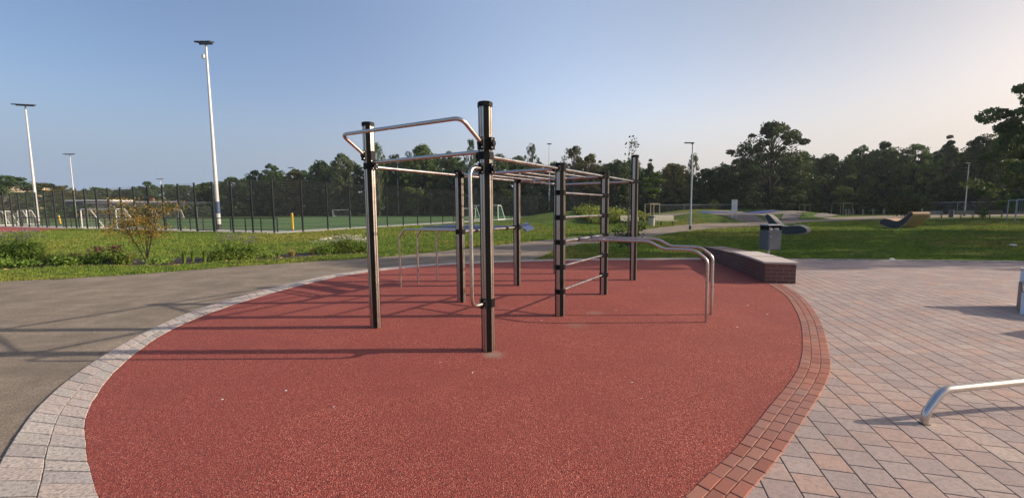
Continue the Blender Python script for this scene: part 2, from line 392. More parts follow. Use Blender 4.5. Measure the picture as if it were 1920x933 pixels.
# one lawn sheet to the horizon, finer and humped where the grass mounds lie
xs = np.unique(np.r_[-1500, -600, -200, -80, np.arange(-10, 75, .9), 120, 300, 800, 1500]); ys = np.unique(np.r_[-1000, -200, -30, 0, 20, np.arange(38, 102, .9), 140, 300, 800, 2000])
XX, YY = np.meshgrid(xs, ys); ZZ = hf(XX, YY)
v = np.stack([XX.ravel(), YY.ravel(), ZZ.ravel()], 1); nx, ny = len(xs), len(ys)
idx = np.arange(nx*ny).reshape(ny, nx)
f = np.stack([idx[:-1, :-1].ravel(), idx[:-1, 1:].ravel(), idx[1:, 1:].ravel(), idx[1:, :-1].ravel()], 1)
tag(mesh_np('lawn_ground', v, f, M['grass'], smooth=True), kind='structure')

up_edge = [G(*p)[:2] for p in [(0, 528), (200, 518), (400, 503), (560, 492), (690, 484), (760, 478), (900, 463), (1040, 448), (1160, 436), (1300, 420), (1420, 414), (1520, 409)]] + [(75, 78), (112, 88)]
lo_edge = [G(*p)[:2] for p in [(1000, 486), (1022, 478), (1040, 470), (1080, 460), (1200, 447), (1300, 432), (1450, 422), (1600, 412)]] + [(62, 61), (96, 70)]
up_c = catmull(up_edge, 6); lo_c = catmull(lo_edge, 6)
rj = random.Random(3)
up_c = [(p[0]+rj.uniform(-.05, .05), p[1]+rj.uniform(-.06, .06)) for p in resample(up_c, 260)]
lo_c = [(p[0]+rj.uniform(-.05, .05), p[1]+rj.uniform(-.06, .06)) for p in resample(lo_c, 200)]
path_poly = [(-60, -12)] + [(-60, 5.5), (-30, 7.5)] + up_c + list(lo_c)[::-1] + [(.6, 13.0), (0, 8), (-.5, -12)]
sheet('gravel_path', path_poly, .004, M['gravel'])
sheet('plaza_bed', [(.5, -6), (22, -6), (22, 11.1), (14.9, 12.3), (9, 13.35), (7.2, 13.45), (5.5, 13.6), (0, 9)], .006, M['joint'])

# inner outline of the red rubber surface and the two rims
inL = [(-1.85, 1.92), (-2.31, 2.25), (-2.70, 2.58), (-3.10, 2.95), (-3.41, 3.27), (-3.72, 3.66), (-4.16, 4.36), (-4.58, 5.26), (-4.84, 6.15), (-4.93, 7.2), (-4.84, 8.4), (-4.62, 9.6), (-4.18, 10.8), (-3.1, 12.0), (-1.6, 12.8), (0, 13.25), (1.6, 13.47), (3.2, 13.52), (4.8, 13.5), (6.1, 13.45)]
outL = [(-2.7, 1.7), (-3.18, 2.42), (-3.54, 2.85), (-3.98, 3.41), (-4.36, 4.03), (-4.70, 4.75), (-5.04, 5.72), (-5.24, 6.53), (-5.32, 7.4), (-5.24, 8.5), (-5.0, 9.75), (-4.55, 11.0), (-3.45, 12.3), (-1.8, 13.15), (-.1, 13.6), (1.5, 13.85), (3.2, 13.9), (4.8, 13.88), (6.1, 13.85)]
inR = [(5.46, 9.0), (5.2, 8.15), (4.83, 7.3), (4.19, 6.11), (3.56, 5.12), (3.05, 4.40), (2.64, 3.92), (2.08, 3.35), (1.53, 2.79), (1.15, 2.45), (.96, 2.28), (.5, 1.9), (-.2, 1.5)]
outR = [(5.74, 9.0), (5.46, 8.1), (5.07, 7.2), (4.42, 6.0), (3.78, 5.0), (3.28, 4.27), (2.86, 3.78), (2.30, 3.21), (1.74, 2.66), (1.36, 2.32), (1.16, 2.14), (.68, 1.74), (-.1, 1.3)]
cin = catmull(inL, 8); cout = catmull(outL, 8)
cin = cin + np.random.default_rng(3).normal(0, .0035, cin.shape)
red = list(cin) + [(5.95, 12.6), (5.98, 11.6), (5.86, 10.4)] + list(catmull(inR, 8)) + [(-.8, 1.40), (-1.35, 1.62)]
sheet('rubber_surface', red, .016, M['red'])

def paver_band(name, a, b, rows, length, mat, z, gap=.006, jitter=.15, stagger=True, zt=.0, h=.012, seed=1):
    """stones laid in rows between two matching curves; returns one structure mesh"""
    rr = random.Random(seed); V = []; F = []
    n = 4000; A = resample(a, n); B = resample(b, n); L = plen(A)
    for k in range(rows):
        t0 = k/rows; t1 = (k+1)/rows; s = -length*(.5*(k % 2) if stagger else rr.random())
        while s < L:
            l = length*(1+rr.uniform(-jitter, jitter)); s0 = max(s+gap/2, 0); s1 = min(s+l-gap/2, L); s += l
            if s1-s0 < .03: continue
            i0 = int(s0/L*(n-1)); i1 = int(s1/L*(n-1)); im = (i0+i1)//2
            w = np.linalg.norm(B[im]-A[im]); g = gap/2/w
            P = [A[i]+(B[i]-A[i])*t for i, t in ((i0, t0+g), (im, t0+g), (i1, t0+g), (i1, t1-g), (im, t1-g), (i0, t1-g))]
            c = sum(P)/6; dz = rr.uniform(-.0012, .0012); q = len(V)
            top = [c+(p-c)*(1-.005/max(np.linalg.norm(p-c), .02)) for p in P]
            V += [(p[0], p[1], z) for p in P] + [(p[0], p[1], z+h-.003+dz) for p in P] + [(p[0], p[1], z+h+dz) for p in top]
            for i in range(6):
                j = (i+1) % 6; F += [(q+i, q+j, q+6+j, q+6+i), (q+6+i, q+6+j, q+12+j, q+12+i)]
            F.append(tuple(q+12+i for i in range(6)))
    bm = bmesh.new(); me = bpy.data.meshes.new(name)
    me.from_pydata(V, [], F); bm.from_mesh(me); bmesh.ops.recalc_face_normals(bm, faces=bm.faces); bm.to_mesh(me); bm.free()
    me.materials.append(mat); o = bpy.data.objects.new(name, me); scene.collection.objects.link(o)
    return tag(o, kind='structure')
def band_sheet(name, a, b, z, mat, n=160):
    A = resample(a, n); B = resample(b, n)
    V = [(p[0], p[1], z) for p in A] + [(p[0], p[1], z) for p in B]
    me = mesh_np(name, V, np.array([(i, i+1, n+i+1, n+i) for i in range(n-1)]), mat)
    for p in me.data.polygons:
        if p.normal.z < 0: p.flip()
    return tag(me, kind='structure')
dl = cout+(cout-resample(cin, len(cout)))*.02
band_sheet('kerb_joint', cin, cout, .0105, M['joint'])
paver_band('pale_stone_kerb', resample(cin, 400), resample(cout, 400), 2, .20, M['pale'], .0095, .007, .2, False, seed=4)
ci = catmull(inR, 8); co = catmull(outR, 8)
n_ = 200; ci2 = resample(ci, n_); co2 = resample(co, n_)
band_sheet('brick_joint', ci2, co2+(co2-ci2)*.11, .0108, M['joint'])
paver_band('brick_kerb', ci2, co2, 3, .165, M['clinker'], .0095, .0045, .06, True, seed=5)

# plaza slabs, running bond, rows turned about 17 degrees
def slabs():
    ang = math.radians(-15.5); ca, sa_ = math.cos(ang), math.sin(ang); w = .195; l = .195
    rr = random.Random(11); V = []; F = []; g = .0036
    edge = np.array([(5.0, 13.6), (9.0, 13.33), (14.86, 12.28), (22, 11.0)])
    oc = np.array(co2)
    def inside(x, y):
        if x > 20 or y < -3 or x < .9: return False
        if y > np.interp(x, edge[:, 0], edge[:, 1])-.12: return False
        if y > 9.0: return x > 5.2
        if y < 1.3: return x > .9
        # right of the outer rim curve
        k = np.argmin(np.abs(oc[:, 1]-y)); return x > oc[k, 0]-.25
    ni = 0
    for i in range(-80, 130):
        off = (.5*(i % 2) + rr.uniform(-.04, .04)) * l; j0 = -10; s = -6+off
        while s < 22:
            ll = l; s0 = s; s += ll
            u = i*w; cx = u+w/2; cy = s0+ll/2
            X = cx*ca - cy*sa_; Y = cx*sa_ + cy*ca
            if not inside(X, Y): continue
            dz = rr.uniform(-.0007, .0007); q = len(V)
            hx, hy = w/2-g, ll/2-g
            for (ex, z) in ((0, .004), (0, .0105+dz), (.0025, .0118+dz)):
                for (sx, sy) in ((-1, -1), (1, -1), (1, 1), (-1, 1)):
                    a, b = cx+sx*(hx-ex), cy+sy*(hy-ex); V.append((a*ca-b*sa_, a*sa_+b*ca, z))
            for k in range(4):
                m = (k+1) % 4; F += [(q+k, q+m, q+4+m, q+4+k), (q+4+k, q+4+m, q+8+m, q+8+k)]
            F.append((q+8, q+9, q+10, q+11)); ni += 1
    return mesh_np('plaza_paving', V, np.array(F), M['slab'])
tag(slabs(), kind='structure')
# pale edging stone at the far side of the plaza
ea = resample(np.array([(6.9, 13.5), (9.0, 13.33), (14.86, 12.28), (20, 11.36)]), 300); eb = ea + np.array([.02, .1])
paver_band('plaza_edging', ea, eb, 1, 1.0, M['concrete'], .002, .005, .0, h=.02)

# ------------------------------------------------------------------ sports pitch, running track
CN = np.array([-18.0, 32.35]); DR = np.array([.4175, .909]); DR /= np.linalg.norm(DR); DL = np.array([-.9, .436]); DL /= np.linalg.norm(DL)
def pt(a, b): q = CN + DL*a + DR*b; return (float(q[0]), float(q[1]))     # a along the left run, b along the right run
sheet('pitch_turf', [pt(1.9, 2.3), pt(72, 2.3), pt(72, 118), pt(1.9, 118)], .004, M['turf'])
sheet('fence_strip', [pt(-.6, -.6), pt(80, -.6), pt(80, 2.3), pt(1.9, 2.3), pt(1.9, 70), pt(-.6, 70)], .010, paint('pale_paving', (.66, .61, .54), .85, 0, .1, 3))
TRK = [pt(32, -.6), pt(26.2, -5.0), pt(26.4, -7.0), pt(90, -9.5), pt(90, -.6)]
sheet('running_track', TRK, .005, M['track'])
def line(name, a, b, w, mat, z=.009):
    a = np.array(pt(*a)); b = np.array(pt(*b)); d = (b-a)/np.linalg.norm(b-a); n = np.array([-d[1], d[0]])*w/2
    return sheet(name, [a-n, b-n, b+n, a+n], z, mat)
line('pitch_marking', (2.6, 3.0), (70, 3.0), .30, M['line']); line('pitch_marking', (2.6, 3.0), (2.6, 112), .30, M['line'])
line('pitch_marking', (70, 3.0), (70, 112), .30, M['line']); line('pitch_marking', (2.6, 112), (70, 112), .2, M['line'], .0094)
line('pitch_marking', (2.6, 57), (70, 57), .16, M['line'], .0094); line('pitch_marking', (2.6, 19.5), (13, 19.5), .14, M['line'], .0094); line('pitch_marking', (13, 3), (13, 19.5), .14, M['line'], .0094)
line('pitch_marking', (16, 3.0), (16, 14), .14, M['yline'], .0098); line('pitch_marking', (3, 8), (70, 8), .26, M['yline'], .0098); line('pitch_marking', (3, 30), (70, 30), .26, M['yline'], .0098)
line('pitch_marking', (30, 8), (30, 30), .26, M['line'], .0102); line('pitch_marking', (2.6, 40), (60, 40), .26, M['line'], .0102); line('pitch_marking', (2.6, 75), (60, 75), .14, M['line'], .0102)

# ------------------------------------------------------------------ ball-stop fence
FH = 4.1
def fence_panel_mesh(L, H, dv=.1, dh=.2, t=.011, tv=.0055):
    b = MB()
    z = .08
    while z < H: b.box((L/2, 0, z), (L-.06, t, t)); z += dh
    x = dv
    while x < L-.03: b.box((x, .008, H/2), (tv, tv, H-.1)); x += dv
    return b
fence = tag(empty('ball_stop_fence', (CN[0], CN[1], 0)), 'tall dark wire mesh fence running round the corner of the football pitch', 'fence')
SP = 2.52
pm = None; post0 = None
def post_at(x, y, parent, mat, h, w=.105):
    global post0
    if post0 is None:
        post0 = MB().box((0, 0, h/2), (w, w, h)).box((0, 0, h+.01), (w*1.15, w*1.15, .03)).build('fence_post', mat, parent); p = post0
    else: p = post0.copy(); scene.collection.objects.link(p); p.parent = parent
    p.location = (x-parent.location[0], y-parent.location[1], 0); return p
for i in range(0, 22):                               # right run
    q = CN + DR*SP*i; post_at(q[0], q[1], fence, M['fence'], FH)
    if pm is None: pm = fence_panel_mesh(SP, FH).build('mesh_panel', M['wire'], fence); o = pm
    else: o = pm.copy(); scene.collection.objects.link(o); o.parent = fence
    o.location = (q[0]-CN[0], q[1]-CN[1], 0); o.rotation_euler = (0, 0, math.atan2(DR[1], DR[0]))
for i in range(1, 24):                               # left run
    q = CN + DL*SP*i; post_at(q[0], q[1], fence, M['fence'], FH)
for i in range(0, 23):
    if i == 3: continue                              # the gate
    q = CN + DL*SP*i; o = pm.copy(); scene.collection.objects.link(o); o.parent = fence
    o.location = (q[0]-CN[0], q[1]-CN[1], 0); o.rotation_euler = (0, 0, math.atan2(DL[1], DL[0]))
q = CN+DL*SP*3
gate = MB()
for x in (.12, SP-.12): gate.box((x, 0, 1.1), (.09, .09, 2.2))
for z in (.12, 2.2): gate.box((SP/2, 0, z), (SP-.33, .07, .07))
for k in range(14): gate.box((.25+k*(SP-.5)/13, 0, 1.15), (.014, .014, 2.0))
g = gate.build('gate', M['fence'], fence); g.location = (q[0]-CN[0], q[1]-CN[1], 0); g.rotation_euler = (0, 0, math.atan2(DL[1], DL[0]))
# far fence behind the mounds and behind the pitch (same make, posts every 2.5 m)
post0 = None
f2o = CN + DR*SP*22
far = tag(empty('far_mesh_fence', (f2o[0], f2o[1], 0)), 'far dark mesh fence behind the grass mound in front of the dark woodland', 'fence')
d2 = np.array([.93, .36]); d2 /= np.linalg.norm(d2)
for i in range(0, 12):
    q = f2o + d2*SP*i; post_at(q[0], q[1], far, M['fence'], FH)
    o = pm.copy(); scene.collection.objects.link(o); o.parent = far; o.location = (q[0]-f2o[0], q[1]-f2o[1], 0); o.rotation_euler = (0, 0, math.atan2(d2[1], d2[0]))
# low spectator rail inside the left run
rail = tag(empty('barrier_rail', (*pt(1.0, 1.0), 0)), 'low dark tube barrier with infill standing just inside the tall mesh fence', 'barrier')
post0 = None; r0 = np.array(pt(1.0, 1.0)); rl = 52
for i in range(0, 27):
    q = np.array(pt(1.0+i*2, 1.0)); post_at(q[0], q[1], rail, M['fence'], 1.08, .07)
a = np.array(pt(1, 1))-r0; b_ = np.array(pt(53, 1))-r0
MB().tube([(a[0], a[1], 1.1), (b_[0], b_[1], 1.1)], .04, 8).build('handrail', M['fence'], rail)
inf = MB()
for z in (.15, .45, .75): inf.beam((a[0], a[1], z), (b_[0], b_[1], z), .02, .02)
inf.build('rail_infill', M['wire'], rail)

# ------------------------------------------------------------------ chain-link fence on the right
def wire_fence(name, pts, h, step, label, mesh=True, pmat=None):
    root = tag(empty(name, (pts[0][0], pts[0][1], 0)), label, 'fence'); o0 = np.array(pts[0]); P0 = None; w = MB()
    for a, b in zip(pts[:-1], pts[1:]):
        a = np.array(a, float); b = np.array(b, float); L = np.linalg.norm(b-a); n = max(1, int(L/step)); d = (b-a)/L
        for i in range(n+1):
            q = a+(b-a)*i/n - o0
            if P0 is None: P0 = MB().tube([(0, 0, 0), (0, 0, h+.04)], .045, 6).build('fence_post', pmat or M['galv'], root); p = P0
            else: p = P0.copy(); scene.collection.objects.link(p); p.parent = root
            p.location = (q[0], q[1], 0)
        A = a-o0; B = b-o0
        w.beam((A[0], A[1], h), (B[0], B[1], h), .09, .09)
        w.beam((A[0], A[1], .1), (B[0], B[1], .1), .015, .015)
        if mesh:
            k = int(L/.30)
            for i in range(k):
                for s in (0, 1):
                    q0 = A+d*(i*.30); q1 = A+d*min(L, i*.30+h*.9)
                    z0, z1 = (.1, h) if s == 0 else (h, .1)
                    w.beam((q0[0], q0[1], z0), (q1[0], q1[1], z1), .008, .008)
    w.build('wire_netting', M['galv'], root); return root
wire_fence('chain_link_fence', [AT(1225, 92), AT(1560, 96), AT(1700, 92), AT(1905, 78), AT(2060, 70)], 2.3, 6.0, 'long grey chain-link fence in front of the woodland on the right')

# ------------------------------------------------------------------ calisthenics station
ox, oy, th, SA, SB = -1.9277, 5.8868, -.5636, 1.9426, 1.9061
AD = np.array([math.cos(th), math.sin(th)]); BD = np.array([-AD[1], AD[0]]); O0 = np.array([ox, oy])
def gp(a, b): return O0 + AD*SA*a + BD*SB*b
st = tag(empty('calisthenics_station', (*gp(.5, 1.5), 0)), 'steel calisthenics station of eight silver and black posts on the red rubber surface', 'climbing frame')
SO = gp(.5, 1.5)
def L3(p, z): return (p[0]-SO[0], p[1]-SO[1], z)
RZ = .072
def oct_ring(r, rot, z, ctr):
    R = r/math.cos(math.pi/8)
    return [(ctr[0]+R*math.cos(rot+math.pi/8+k*math.pi/4), ctr[1]+R*math.sin(rot+math.pi/8+k*math.pi/4), z) for k in range(8)]
def post(c, H):
    c = (c[0]-SO[0], c[1]-SO[1]); b = MB()
    # profile: silver axis faces, each with a groove; black diagonal faces are separate inserts
    R = RZ; prof = []
    for k in range(4):
        a = th + k*math.pi/2; n = np.array([math.cos(a), math.sin(a)]); t = np.array([-n[1], n[0]]); w = R*math.tan(math.pi/8)
        for (d, s) in ((R-.006, -w), (R, -w+.003), (R, -.007), (R-.010, -.006), (R-.010, .006), (R, .007), (R, w-.003), (R-.006, w)):
            prof.append(n*d + t*s)
    prof = [(c[0]+p[0], c[1]+p[1]) for p in prof]
    b.prism(prof, .0, H-.04)
    o = b.build('post', M['alu'], st, auto=25)
    k_ = MB()
    for k in range(4):
        a = th + math.pi/4 + k*math.pi/2; n = np.array([math.cos(a), math.sin(a)]); w = R*math.tan(math.pi/8)*2-.004
        k_.box((c[0]+n[0]*(R-.004), c[1]+n[1]*(R-.004), (H-.05)/2+.003), (.010, w, H-.056), rz=a)
    k_.build('black_insert', M['black'], o)
    cb = MB(); r1 = oct_ring(RZ+.008, th, H-.055, c); r2 = oct_ring(RZ+.008, th, H-.008, c); r3 = oct_ring(RZ-.002, th, H, c)
    V = r1+r2+r3; F = [tuple(range(8))[::-1]] + [(i, (i+1) % 8, 8+(i+1) % 8, 8+i) for i in range(8)] + [(8+i, 8+(i+1) % 8, 16+(i+1) % 8, 16+i) for i in range(8)] + [tuple(range(16, 24))]
    cb.add(V, F).build('post_cap', M['black'], o)
    return o
HT, HS = 2.83, 2.33
PO = {}
for nme, a, b_, H in (('F', 1, 0, HT), ('L', 0, 0, HT), ('P3', 0, 1, HS), ('P4', 0, 2, HS), ('P5', 1, 1, HS), ('P6', 1, 2, HS), ('P7', 1, 3, HT), ('P8', 0, 3, HS)):
    PO[nme] = gp(a, b_); post(PO[nme], H)
def clamp(c, z, dirs, h=.095):
    """black collar with sockets and bolts on the faces the bars leave from"""
    cl = (c[0]-SO[0], c[1]-SO[1]); b = MB()
    r1 = oct_ring(RZ+.006, th, z-h/2, cl); r2 = oct_ring(RZ+.006, th, z+h/2, cl)
    b.add(r1+r2, [tuple(range(8))[::-1], tuple(range(8, 16))] + [(i, (i+1) % 8, 8+(i+1) % 8, 8+i) for i in range(8)])
    for d in dirs:
        a = math.atan2(d[1], d[0]); d = np.array(d)/np.linalg.norm(d)
        q = np.array(cl)+d*(RZ+.016); b.box((q[0], q[1], z), (.030, .078, h*1.04), rz=a)
        q = np.array(cl)+d*(RZ+.05); b.tube([(*(np.array(cl)+d*(RZ+.02)), z), (*q, z)], .030, 10)
    o = b.build('clamp', M['black'], st, auto=30)
    k_ = MB()
    for d in dirs:
        d = np.array(d)/np.linalg.norm(d); t = np.array([-d[1], d[0]])
        for s in (-1, 1):
            for zz in (-1, 1):
                q = np.array(cl)+d*(RZ+.034)+t*s*.028; k_.tube([(*(q-d*.004), z+zz*h*.36), (*(q+d*.004), z+zz*h*.36)], .006, 6)
    k_.build('bolt', M['bolt'], o)
    return o
ZR = 2.245; RB = .0205
def bar(name, pts, r=RB, bend=0., seg=12): return MB().tube([L3(p[:2], p[2]) for p in pts], r, seg, bend).build(name, M['steel'], st, auto=40)
def span(n1, n2, z, name='cross_bar', r=RB):
    a, b = PO[n1], PO[n2]; d = (b-a)/np.linalg.norm(b-a); return bar(name, [(*(a+d*(RZ+.01)), z), (*(b-d*(RZ+.01)), z)], r)
for n1, n2 in (('L', 'F'), ('P3', 'P5'), ('P4', 'P6'), ('P8', 'P7')): span(n1, n2, ZR + (.05 if n1 == 'L' else 0), r=.024)
for n1, n2 in (('L', 'P3'), ('P3', 'P4'), ('F', 'P5'), ('P5', 'P6'), ('P6', 'P7')): span(n1, n2, ZR-.004, 'side_rail', .0225)
for k in range(1, 5):
    a = gp(k/5, 1)+BD*.02; b_ = gp(k/5, 2)-BD*.02; bar('overhead_rung', [(*a, ZR), (*b_, ZR)], .017)
# stepped bar from the fourth to the eighth post
n = 7; zz = []
for k in range(n):
    t0 = k/n; p0 = gp(0, 2+t0) + AD*(.0 if k % 2 == 0 else .16); p1 = gp(0, 2+(k+1)/n-.03) + AD*(.0 if k % 2 == 0 else .16); zz += [(*p0, ZR), (*p1, ZR)]
zz[0] = (*(PO['P4']+BD*(RZ)), ZR); zz[-1] = (*(PO['P8']-BD*RZ), ZR); bar('zigzag_rail', zz, .019, .03, 8)
AR = -AD
cl_dirs = {'F': [AR, BD], 'L': [AD, BD], 'P3': [AD, BD, -BD], 'P5': [AR, BD, -BD], 'P4': [AD, BD, -BD], 'P6': [AR, BD, -BD], 'P8': [AD, -BD], 'P7': [AR, -BD]}
for k, ds in cl_dirs.items(): clamp(PO[k], ZR, ds, .085)
# wall-bar ladder between the fifth and sixth posts
for z in (1.89, 1.52, 1.15, .77, .395):
    span('P5', 'P6', z, 'ladder_rung', .0215 if z == 1.15 else .0175); clamp(PO['P5'], z, [BD], .075); clamp(PO['P6'], z, [-BD], .075)
# raised pull-up bow in front of the two tall posts
def off(p, a=0, b=0): return p + AD*a + BD*b
bar('pull_up_bow', [(*off(PO['L'], -.0, -.07), 2.385), (*off(PO['L'], -.0, -.42), 2.61), (*off(PO['F'], -.0, -.42), 2.59), (*off(PO['F'], 0, -.07), 2.375)], .0225, .10)
clamp(PO['L'], 2.385, [-BD], .125); clamp(PO['F'], 2.375, [-BD, AD], .125)
# vertical C-shaped grip on the front post
bar('vertical_grip', [(*off(PO['F'], 0, -.08), 2.10), (*off(PO['F'], 0, -.29), 2.10), (*off(PO['F'], 0, -.29), .585), (*off(PO['F'], 0, -.08), .585)], .0225, .11)
clamp(PO['F'], 2.10, [-BD, AD], .11); clamp(PO['F'], .585, [-BD], .10)
# stepped parallel bars on the right
for b_ in (.69, 1.215):
    p = PO['P5']+BD*b_
    bar('parallel_bar', [(*(p+AD*.0), 1.15), (*(p+AD*1.15), 1.15), (*(p+AD*1.36), 1.045), (*(p+AD*1.80), 1.045), (*(p+AD*1.97), .91), (*(p+AD*1.975), .0)], .0215, .07)
    q = L3(p, 1.15); MB().tube([(q[0]-BD[0]*.045, q[1]-BD[1]*.045, 1.15), (q[0]+BD[0]*.045, q[1]+BD[1]*.045, 1.15)], .031, 12).build('bar_clamp', M['black'], st)
# low three-tube bench bars on the left with blue boards between them
span('P3', 'P4', 1.265, 'bench_rail', .0225); clamp(PO['P3'], 1.265, [BD], .085); clamp(PO['P4'], 1.265, [-BD], .085)
for b_, ln in ((.46, 2.02), (.98, 2.02), (1.50, 1.93)):
    p = PO['P3']+BD*b_
    bar('support_tube', [(*(p-AD*.0), 1.265), (*(p-AD*(ln-.16)), 1.25), (*(p-AD*ln), 1.08), (*(p-AD*ln), .0)], .0205, .06)
    q = L3(p, 1.265); MB().tube([(q[0]-BD[0]*.04, q[1]-BD[1]*.04, 1.265), (q[0]+BD[0]*.04, q[1]+BD[1]*.04, 1.265)], .030, 12).build('bar_clamp', M['black'], st)
for b0, b1, a1 in ((.98, 1.30, -.02), (1.55, 1.84, -.02)):
    P = [PO['P3']+BD*b0-AD*1.84, PO['P3']+BD*b1-AD*1.84, PO['P3']+BD*b1+AD*a1, PO['P3']+BD*b0+AD*a1]
    MB().prism([(p[0]-SO[0], p[1]-SO[1]) for p in P], 1.285, 1.305).build('blue_board', M['blueboard'], st, bevel=.006)
bb = MB(); p0 = PO['P4']+BD*.14
bb.add([L3(p0+AD*-.02, 1.30), L3(p0+AD*.16, 1.19), L3(p0+AD*.16+BD*.34, 1.24), L3(p0-AD*.02+BD*.34, 1.36), L3(p0+AD*-.02, 1.28), L3(p0+AD*.16, 1.17), L3(p0+AD*.16+BD*.34, 1.22), L3(p0-AD*.02+BD*.34, 1.34)],
       [(0, 1, 2, 3), (7, 6, 5, 4), (0, 4, 5, 1), (1, 5, 6, 2), (2, 6, 7, 3), (3, 7, 4, 0)]).build('blue_board', M['blueboard'], st)

# ------------------------------------------------------------------ curved brick seat wall
def seat_wall():
    front = catmull([(5.48, 9.17), (5.66, 9.9), (5.82, 10.7), (5.95, 11.6), (6.02, 12.5), (6.02, 13.45)], 10)
    W = .60; root = tag(empty('seat_wall', (5.5, 9.2, 0)), 'low curved dark red brick seat wall with pale slab seat at the edge of the red surface', 'wall')
    def offs(P, d):
        T = np.gradient(P, axis=0); T /= np.linalg.norm(T, axis=1)[:, None]; return P + np.stack([T[:, 1], -T[:, 0]], 1)*d
    back = offs(front, W); R0 = np.array([5.5, 9.2])
    fr = resample(front, 120)-R0; bk = resample(back, 120)-R0
    n = 40; f_ = resample(offs(front, .006), n)-R0; b_ = resample(offs(front, W-.006), n)-R0
    core = MB().prism([tuple(p) for p in f_] + [tuple(p) for p in b_[::-1]], 0, .418)
    core.build('mortar_core', M['mortar'], root)
    def faces(z0, z1, courses, name):
        mb = MB(); ch = (z1-z0)/courses
        for c in range(courses):
            za = z0+c*ch+.004; zb = z0+(c+1)*ch-.005
            for P, sgn in ((fr, 1), (bk, -1)):
                L = plen(P); s = -.12*(c % 2)
                while s < L-.02:
                    s0 = max(s, 0)+.004; s1 = min(s+.24, L)-.004; s += .24
                    if s1-s0 < .02: continue
                    i0 = int(s0/L*119); t0 = s0/L*119; t1 = s1/L*119
                    p0 = np.array([np.interp(t0, range(120), P[:, k]) for k in (0, 1)]); p1 = np.array([np.interp(t1, range(120), P[:, k]) for k in (0, 1)])
                    d = (p1-p0)/np.linalg.norm(p1-p0); nn = np.array([d[1], -d[0]])*sgn*.05
                    q = [p0, p1, p1+nn, p0+nn]; mb.prism([tuple(x) for x in (q if sgn < 0 else q[::-1])], za, zb)
            for E, sg in ((0, 1), (-1, -1)):
                a = (fr[E]).copy(); b = (bk[E]).copy(); d = (b-a)/np.linalg.norm(b-a); L = np.linalg.norm(b-a); nn = np.array([-d[1], d[0]])*sg*.05
                s = -.12*(c % 2)+ .0
                while s < L-.02:
                    s0 = max(s, 0)+.004-(.0 if s > 0 else .004); s1 = min(s+.24, L)-.004+(.004 if s+.24 >= L else 0); s += .24
                    if s1-s0 < .02: continue
                    p0 = a+d*s0-nn*.04; p1 = a+d*s1-nn*.04; mb.prism([tuple(x) for x in (p0, p1, p1+nn, p0+nn)], za, zb)
        return mb.build(name, M['wallbrick'], root, bevel=.0)
    faces(0, .42, 5, 'brick_facing')
    # seat slabs, one pale near length and one lower brown far length
    def cap(t0, t1, z0, z1, over, mat, k, gapn):
        F = resample(offs(front, -over), 121)-R0; Bk = resample(offs(front, W+over), 121)-R0
        for j in range(k):
            i0 = int(120*(t0+(t1-t0)*j/k)); i1 = int(120*(t0+(t1-t0)*(j+1)/k))
            P = [F[i].copy() for i in range(i0, i1+1, 4)]; Q = [Bk[i].copy() for i in range(i0, i1+1, 4)]
            if F[i1] is not P[-1]: pass
            dd = (P[-1]-P[0])/np.linalg.norm(P[-1]-P[0])
            P[0] += dd*gapn; Q[0] += dd*gapn; P[-1] -= dd*gapn; Q[-1] -= dd*gapn
            if j == 0 and t0 == 0: P[0] -= dd*(over+gapn); Q[0] -= dd*(over+gapn)
            MB().prism([tuple(p) for p in P]+[tuple(p) for p in Q[::-1]], z0, z1).build('seat_slab', mat, root, bevel=.004)
    cap(0, .533, .437, .476, .035, M['cap'], 2, .002)
    cap(.533, 1, .421, .437, .012, M['cap2'], 4, .002)
    MB().prism([tuple(p) for p in (resample(offs(front, .03), 30)-R0)[:16]]+[tuple(p) for p in (resample(offs(front, W-.03), 30)-R0)[:16][::-1]], .419, .437).build('seat_support', M['cap2'], root)
seat_wall()

# ------------------------------------------------------------------ litter bin, lamps, masts
def litter_bin(name, x, y, rz, label, group=None):
    r = tag(empty(name, (x, y, 0), rz), label, 'litter bin')
    MB().tube([(0, .05, 0), (0, .05, .45)], .035, 10).build('pole', M['galv'], r)
    MB().box((0, 0, .62), (.46, .38, .62), taper=1.02).build('bin_body', M['binplast'], r, bevel=.02)
    MB().box((-.01, -.196, .60), (.36, .012, .55)).build('bin_door', M['binplast'], r, bevel=.004)
    h = MB()
    h.box((-.21, .0, 1.0), (.03, .36, .15)).box((.21, 0, 1.0), (.03, .36, .15)).box((0, .18, 1.0), (.44, .02, .15)); h.build('bin_hood', M['black'], r)
    MB().box((0, -.01, 1.09), (.50, .42, .035)).build('bin_lid', M['galv'], r, bevel=.008)
    MB().box((-.15, -.205, .74), (.03, .01, .03)).build('lock', M['galv'], r)
    return r
p = G(1455, 488); litter_bin('litter_bin', p[0], p[1]+.35, math.radians(8), 'overfull grey metal litter bin on a pole in the grass behind the brick seat wall')
def crumple(name, x, y, z, s, label, mat='litter', parent=None, seed=0, flat=.6, cat='litter'):
    bm = bmesh.new(); bmesh.ops.create_icosphere(bm, subdivisions=2, radius=1); rr = random.Random(seed)
    for v_ in bm.verts:
        k = 1+rr.uniform(-.35, .35); v_.co = Vector((v_.co.x*k, v_.co.y*k, v_.co.z*k*flat))
    me = bpy.data.meshes.new(name); bm.to_mesh(me); bm.free(); me.materials.append(M[mat]); o = bpy.data.objects.new(name, me); scene.collection.objects.link(o)
    o.scale = (s, s*.8, s); o.location = (x, y, z+s*flat*.6); o.rotation_euler = (0, 0, rr.uniform(0, 6))
    if label: tag(o, label, cat)
    return o
bx, by = p[0], p[1]+.35
crumple('rubbish', bx-.08, by-.12, .93, .085, 'crumpled white paper bag filling the left of the grey bin opening', seed=1)
